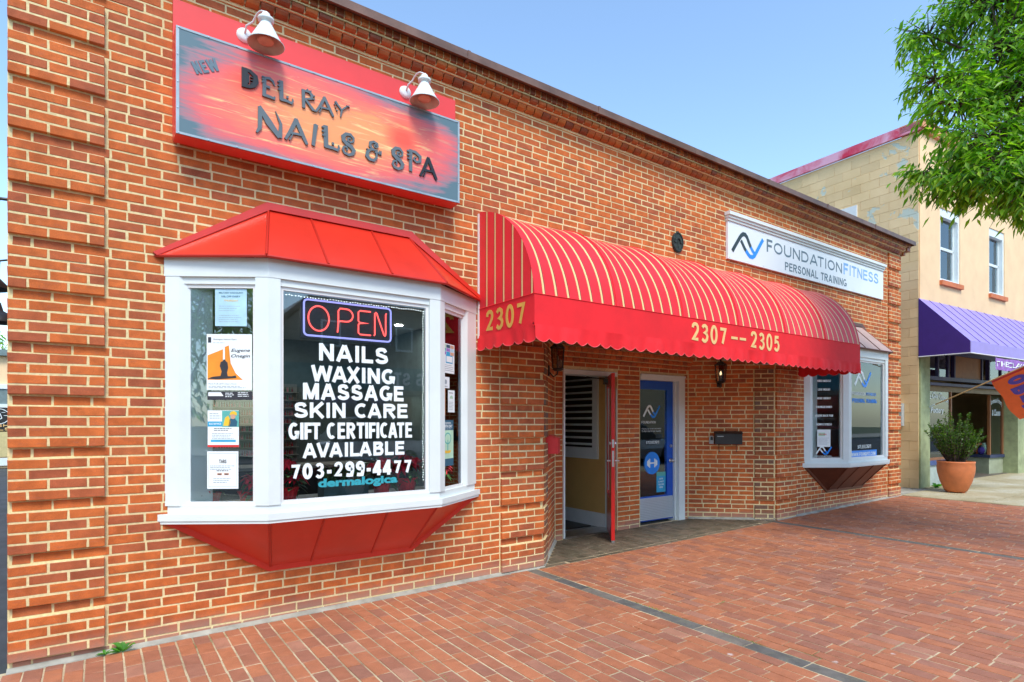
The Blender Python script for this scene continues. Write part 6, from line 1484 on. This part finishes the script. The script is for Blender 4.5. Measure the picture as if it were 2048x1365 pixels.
# clumps of the crown around a trunk standing just right of the view
crown = [(8.5, -2.05, 6.1, .34), (8.42, -2.15, 5.5, .33), (8.75, -2.6, 6.3, .6), (8.5, -2.75, 5.6, .5, .9), (8.2, -2.45, 5.0, .42), (8.35, -3.0, 5.0, .5), (7.95, -2.75, 4.45, .45, 1.3), (7.98, -2.2, 4.28, .24, 1.2),
         (7.75, -2.55, 4.05, .28, 1.4), (7.72, -2.95, 3.95, .40, 1.6), (7.7, -3.25, 3.75, .36, 1.6), (8.2, -3.5, 4.3, .55, 1.2), (8.4, -3.6, 5.2, .65), (8.9, -3.4, 6.0, .75), (9.1, -2.9, 7.2, .8), (9.4, -3.8, 6.8, 1.0, .7), (9.5, -4.6, 5.6, 1.0, .6), (8.6, -4.8, 5.0, .8, .7), (9.9, -3.4, 5.4, .9, .6), (9.3, -2.7, 4.9, .6, .7)]
tree(9.2, -4.15, 'street tree with drooping bright green pointed leaves reaching in from the right', crown, (9.3, -4.1, 3.9), 29000, .118, pick=300, seed=12)

# ------------------------------------------------------------ left background, past the corner
lb = thing('bagel_shop', (-2.5, 21.5, 0), 'low pale yellow shop building with white trim far behind the corner at the left edge', 'building')
MB().box(-12, 2.5, 21.5, 28, -.1, 3.75).build('wall', 'yellow_stucco', lb); MB().box(-12.1, 2.6, 21.3, 28, 3.751, 3.95).build('roof_edge', M['int_dark'], lb)
MB().box(-12, 2.5, 21.40, 21.499, 2.62, 2.78).box(-12, 2.5, 21.4, 21.499, 1.98, 2.10).box(-12, 2.5, 21.4, 21.499, .0, .26).build('trim', 'white', lb)
MB().box(-11.8, 2.4, 21.44, 21.499, 2.101, 2.619).build('window', M['int_dark'], lb); MB().box(-11.8, 2.4, 21.42, 21.499, .3, 1.15).build('tan_panel', simple('tan_panel', (.55, .46, .22), .7), lb)
sb = thing('bagel_sign', (-2.6, 21.4, 1.5), 'black window sign with white round emblem and FRESH BAGELS lettering at the left edge', 'sign')
fsb = frame((0, 21.41, 0), (1, 0, 0)); MB().box(-3.4, -1.9, 21.411, 21.43, 1.18, 1.96).build('board', M['black'], sb)
mb = MB(); ribbon(mb, [(-2.35+.30*math.cos(R(a)), 1.68+.26*math.sin(R(a))) for a in range(0, 360, 18)], .02, fsb, .0, .004, closed=True)
for a in range(0, 180, 45): mb.fbox(fsb, -2.35+.2*math.cos(R(a))-.05, -2.35+.2*math.cos(R(a))+.05, 1.70+.15*math.sin(R(a)), 1.715+.15*math.sin(R(a)), 0, .004)
ribbon(mb, [(-2.45, 1.52), (-2.4, 1.75), (-2.3, 1.78), (-2.25, 1.62), (-2.35, 1.55)], .02, fsb, 0, .004); mb.build('emblem', 'vinyl', sb)
mb = MB(); block(mb, 'FRESH', fsb, -2.95, 1.32, .9, .10, .2, 0, .003); block(mb, 'BAGELS', fsb, -3.0, 1.20, .95, .10, .2, 0, .003); mb.build('lettering', 'cream', sb)
for k, (y_, lbl) in enumerate(((3.7, 'black gooseneck barn lamp on the side wall, nearer of the two'), (6.6, 'black gooseneck barn lamp on the side wall, farther of the two'))):
    t = thing('barn_lamp', (0, y_, 4), lbl, 'lamp'); r_ = -.45 if k == 0 else -.62
    MB().tube([(.0, y_, 3.92), (-.15, y_, 4.0), (-.42, y_, 3.99), (r_-.12, y_, 3.9), (r_-.15, y_, 3.5), (r_-.15, y_, 3.30)], .018, 8).build('arm', M['black'], t, smooth=True)
    MB().lathe((r_-.15, y_, 2.98), [(.26, 0), (.25, .04), (.18, .12), (.08, .18), (.05, .30), (0, .31)], 20).build('shade', M['black'], t, smooth=True)
def bush_tree(x, y, h, r, label, seed, n=2600, L=.28):
    rn = random.Random(seed); cl = [(x+rn.uniform(-r, r)*.6, y+rn.uniform(-r, r)*.6, h+rn.uniform(-r, r)*.6, r*.6) for _ in range(6)]
    return tree(x, y, label, cl, (x, y, h-r*.8), n, L, 'background trees', 0, seed)
bush_tree(-3.2, 30, 4.9, 2.2, 'leafy green tree above the far yellow shop at the left edge', 31)
bush_tree(-7.5, 31, 5.2, 2.6, 'leafy green tree left of the one above the far yellow shop', 32)

# ------------------------------------------------------------ across the street (shows in the window glass)
ups = thing('gray_sided_building', (12, -24, 0), 'grey lap-sided building with sloping roof and teal shop band across the street', 'building')
bx = MB(); bx.prism([(6.2, 0), (6.2, 5.1), (8.2, 6.9), (24, 6.9), (24, 0)], lambda a, b, c: Vector((a, -22.3-c, b)), 0, 8); bx.build('wall', 'gray_siding', ups)
sdg = MB()
for i in range(22):
    z = 4.4+i*.115; x0 = 6.2 if z < 5 else 6.2+(z-5.0)*1.12
    sdg.add([(x0, -22.27, z), (24, -22.27, z), (24, -22.298, z+.113), (x0, -22.298, z+.113)], [(0, 1, 2, 3)])
sdg.build('siding', 'gray_siding', ups, kind='stuff')
MB().prism([(5.9, 4.95), (8.1, 6.95), (24.3, 6.95), (24.3, 7.1), (8.0, 7.1), (5.8, 5.08)], lambda a, b, c: Vector((a, -22.1-c, b)), 0, 8.4).build('roof_edge', M['black'], ups)
MB().box(7, 23.5, -22.299, -22.15, 3.0, 4.1).build('fascia', 'teal', ups)
fu = frame((0, -22.14, 0), (-1, 0, 0)); mb = MB(); block(mb, 'THE UPS STORE', fu, -16.2, 3.25, 5.6, .62, .18, 0, .02); mb.build('lettering', 'sign_white', ups)
for a, b in ((7.4, 10.4), (10.8, 13.8), (14.6, 17.6), (18, 21)):
    w = MB().box(a, b, -22.299, -22.24, .3, 2.8).build('window', M['black'], ups); MB().box(a+.1, b-.1, -22.239, -22.23, .4, 2.7).build('pane', 'glass', w)
for a in (8.6, 12.2, 16): w = MB().box(a, a+.9, -22.299, -22.22, 4.9, 6.1).build('window', 'white', ups); MB().box(a+.08, a+.82, -22.219, -22.21, 5.0, 6.02).build('pane', M['int_dark'], w)
o2 = thing('brick_shop', (-4, -24, 0), 'plain two-storey brick shop across the street', 'building')
MB().box(-14, 1.5, -31, -22.3, 0, 6.2).build('wall', 'brick_far', o2); MB().box(-14.2, 1.7, -31, -22.1, 6.201, 6.5).build('cornice', 'white_trim', o2)
for i in range(5):
    w = MB().box(-13+i*2.8, -11.2+i*2.8, -22.299, -22.2, 3.6, 5.2).build('window', 'white', o2); MB().box(-12.9+i*2.8, -11.3+i*2.8, -22.199, -22.19, 3.7, 5.1).build('pane', 'int_dark', w)
MB().box(-13, 1, -22.299, -22.2, .4, 2.8).build('shop_window', M['int_dark'], o2)
o3 = thing('cream_building', (34, -24, 0), 'plain cream rendered building across the street', 'building'); MB().box(26, 44, -31, -22.3, 0, 7.5).build('wall', 'yellow_stucco', o3); MB().box(25.8, 44.2, -31, -22.1, 7.501, 7.8).build('roof_edge', 'white', o3)
for i in range(5):
    w = MB().box(27+i*3.3, 28.4+i*3.3, -22.299, -22.2, 4, 6).build('window', 'white', o3); MB().box(27.1+i*3.3, 28.3+i*3.3, -22.199, -22.19, 4.1, 5.9).build('pane', 'int_dark', w)
for i, (x, y, h, r) in enumerate(((3.8, -19.5, 4.8, 2.3), (-6, -19.6, 5, 2.5), (24.8, -19.4, 5, 2.4), (-16, -20, 5.5, 3))): bush_tree(x, y, h, r, ('green street tree in the gap left of the grey-sided building', 'green street tree in front of the brick shop', 'green street tree between the grey and cream buildings', 'large green street tree at the far left across the road')[i], 40+i, 2600, .3)
bush_tree(-8.2, -5.0, 3.6, 2.4, 'broad green street tree on the pavement left of the salon, behind the viewer', 51, 4200, .26); bush_tree(-13.5, -5.1, 3.8, 2.6, 'second broad green street tree farther left on the pavement', 52, 4200, .28)
# parked cars
def car(x, y, mt, label, yaw=0, tall=0, L=4.5):
    z = gz(x)-.13; t = thing('parked_car', (x, y, z), label, 'car', 'cars parked along the street'); ca, sa = math.cos(yaw), math.sin(yaw)
    fr = lambda a, b, c: Vector((x+ca*a-sa*b, y+sa*a+ca*b, z+c))
    def loft(secs, name, m_, par):
        mb = MB(); n = len(secs[0][1])
        for a, pts in secs: mb.v += [tuple(fr(a, p, q)) for p, q in pts]
        for i in range(len(secs)-1):
            for k in range(n): p = i*n+k; q = i*n+(k+1) % n; mb.f.append((p, q, q+n, p+n))
        mb.f += [tuple(range(n))[::-1], tuple(range((len(secs)-1)*n, len(secs)*n))]
        return mb.build(name, m_, par, smooth=False)
    def sec(a, w, z0, z1): return (a, [(-w*.94, z0), (w*.94, z0), (w, z0+(z1-z0)*.45), (w*.93, z1-.05), (w*.8, z1), (-w*.8, z1), (-w*.93, z1-.05), (-w, z0+(z1-z0)*.45)])
    h = .88+.12*tall; l = L/2
    bd_ = loft([sec(-l, .72, .42, h-.16), sec(-l+.12, .82, .28, h-.06), sec(-l+.7, .89, .22, h), sec(-.4, .9, .22, h+.02), sec(l-1.2, .89, .22, h), sec(l-.35, .84, .24, h-.12), sec(l-.04, .74, .36, h-.26)], 'body', mt, t)
    def sc2(a, w, z1): return (a, [(-w, h-.03), (w, h-.03), (w*.97, h+(z1-h)*.5), (w*.86, z1-.03), (w*.7, z1), (-w*.7, z1), (-w*.86, z1-.03), (-w*.97, h+(z1-h)*.5)])
    H = 1.42+.32*tall; r0 = -l+.35 if tall else -l+.75
    loft([sc2(r0, .76, h+.02), sc2(r0+.35, .80, H-.05), sc2(-.1, .82, H), sc2(.45, .81, H-.06), sc2(1.15, .78, h+.02)], 'cabin_glass', M['black'], t)
    loft([(r0+.38, [(-.62, H-.02), (.62, H-.02), (.6, H+.025), (-.6, H+.025)]), (-.1, [(-.66, H), (.66, H), (.62, H+.045), (-.62, H+.045)]), (.40, [(-.62, H-.04), (.62, H-.04), (.6, H), (-.6, H)])], 'roof', mt, t)
    for a in (-l+.85, l-.85):
        for b in (-1, 1):
            f_ = lambda p, q, r: fr(a+p, b*.80+b*(r-.1), .33+q)
            w = MB().lathe(None, [(0, 0), (.33, 0), (.34, .05), (.34, .15), (.31, .20), (.22, .20)], 20, fr=f_).build('wheel', M['black'], t); MB().lathe(None, [(.22, .19), (.2, .205), (.05, .21), (0, .215)], 12, fr=f_).build('rim', 'steel', w)
    for b in (-1, 1):
        MB().fbox(lambda p, q, r: fr(p, q, r), l-.22, l-.07, b*.48-.14, b*.48+.14, h-.33, h-.20).build('headlight', 'steel', t); MB().fbox(lambda p, q, r: fr(p, q, r), -l+.0, -l+.08, b*.56-.12, b*.56+.12, h-.28, h-.16).build('tail_light', 'ink_red', t)
        MB().fbox(lambda p, q, r: fr(p, q, r), .75, .90, b*.94-.08, b*.94+.08, h+.02, h+.16).build('wing_mirror', mt, t)
paint = lambda n, c: simple(n, c, .25, metal=.2, var=.02, coat=.8, bmp=0)
car(3.2, -8.4, paint('dark_paint', (.03, .035, .04)), 'dark grey tall car parked opposite the nail salon window', 0, 1, 4.8)
car(9.6, -8.3, paint('maroon_paint', (.22, .012, .015)), 'dark red car parked in front of the shop entrance', 0, 0)
car(16.2, -8.3, paint('silver_paint', (.5, .52, .54)), 'silver car parked in front of the pottery shop', 0, 0)
car(7.5, -14.8, paint('white_paint_car', (.7, .7, .7)), 'white car parked on the far side of the street', math.pi, 1, 4.7)
car(-4.5, -14.8, paint('blue_paint', (.02, .05, .15)), 'blue car parked on the far side of the street', math.pi, 0)
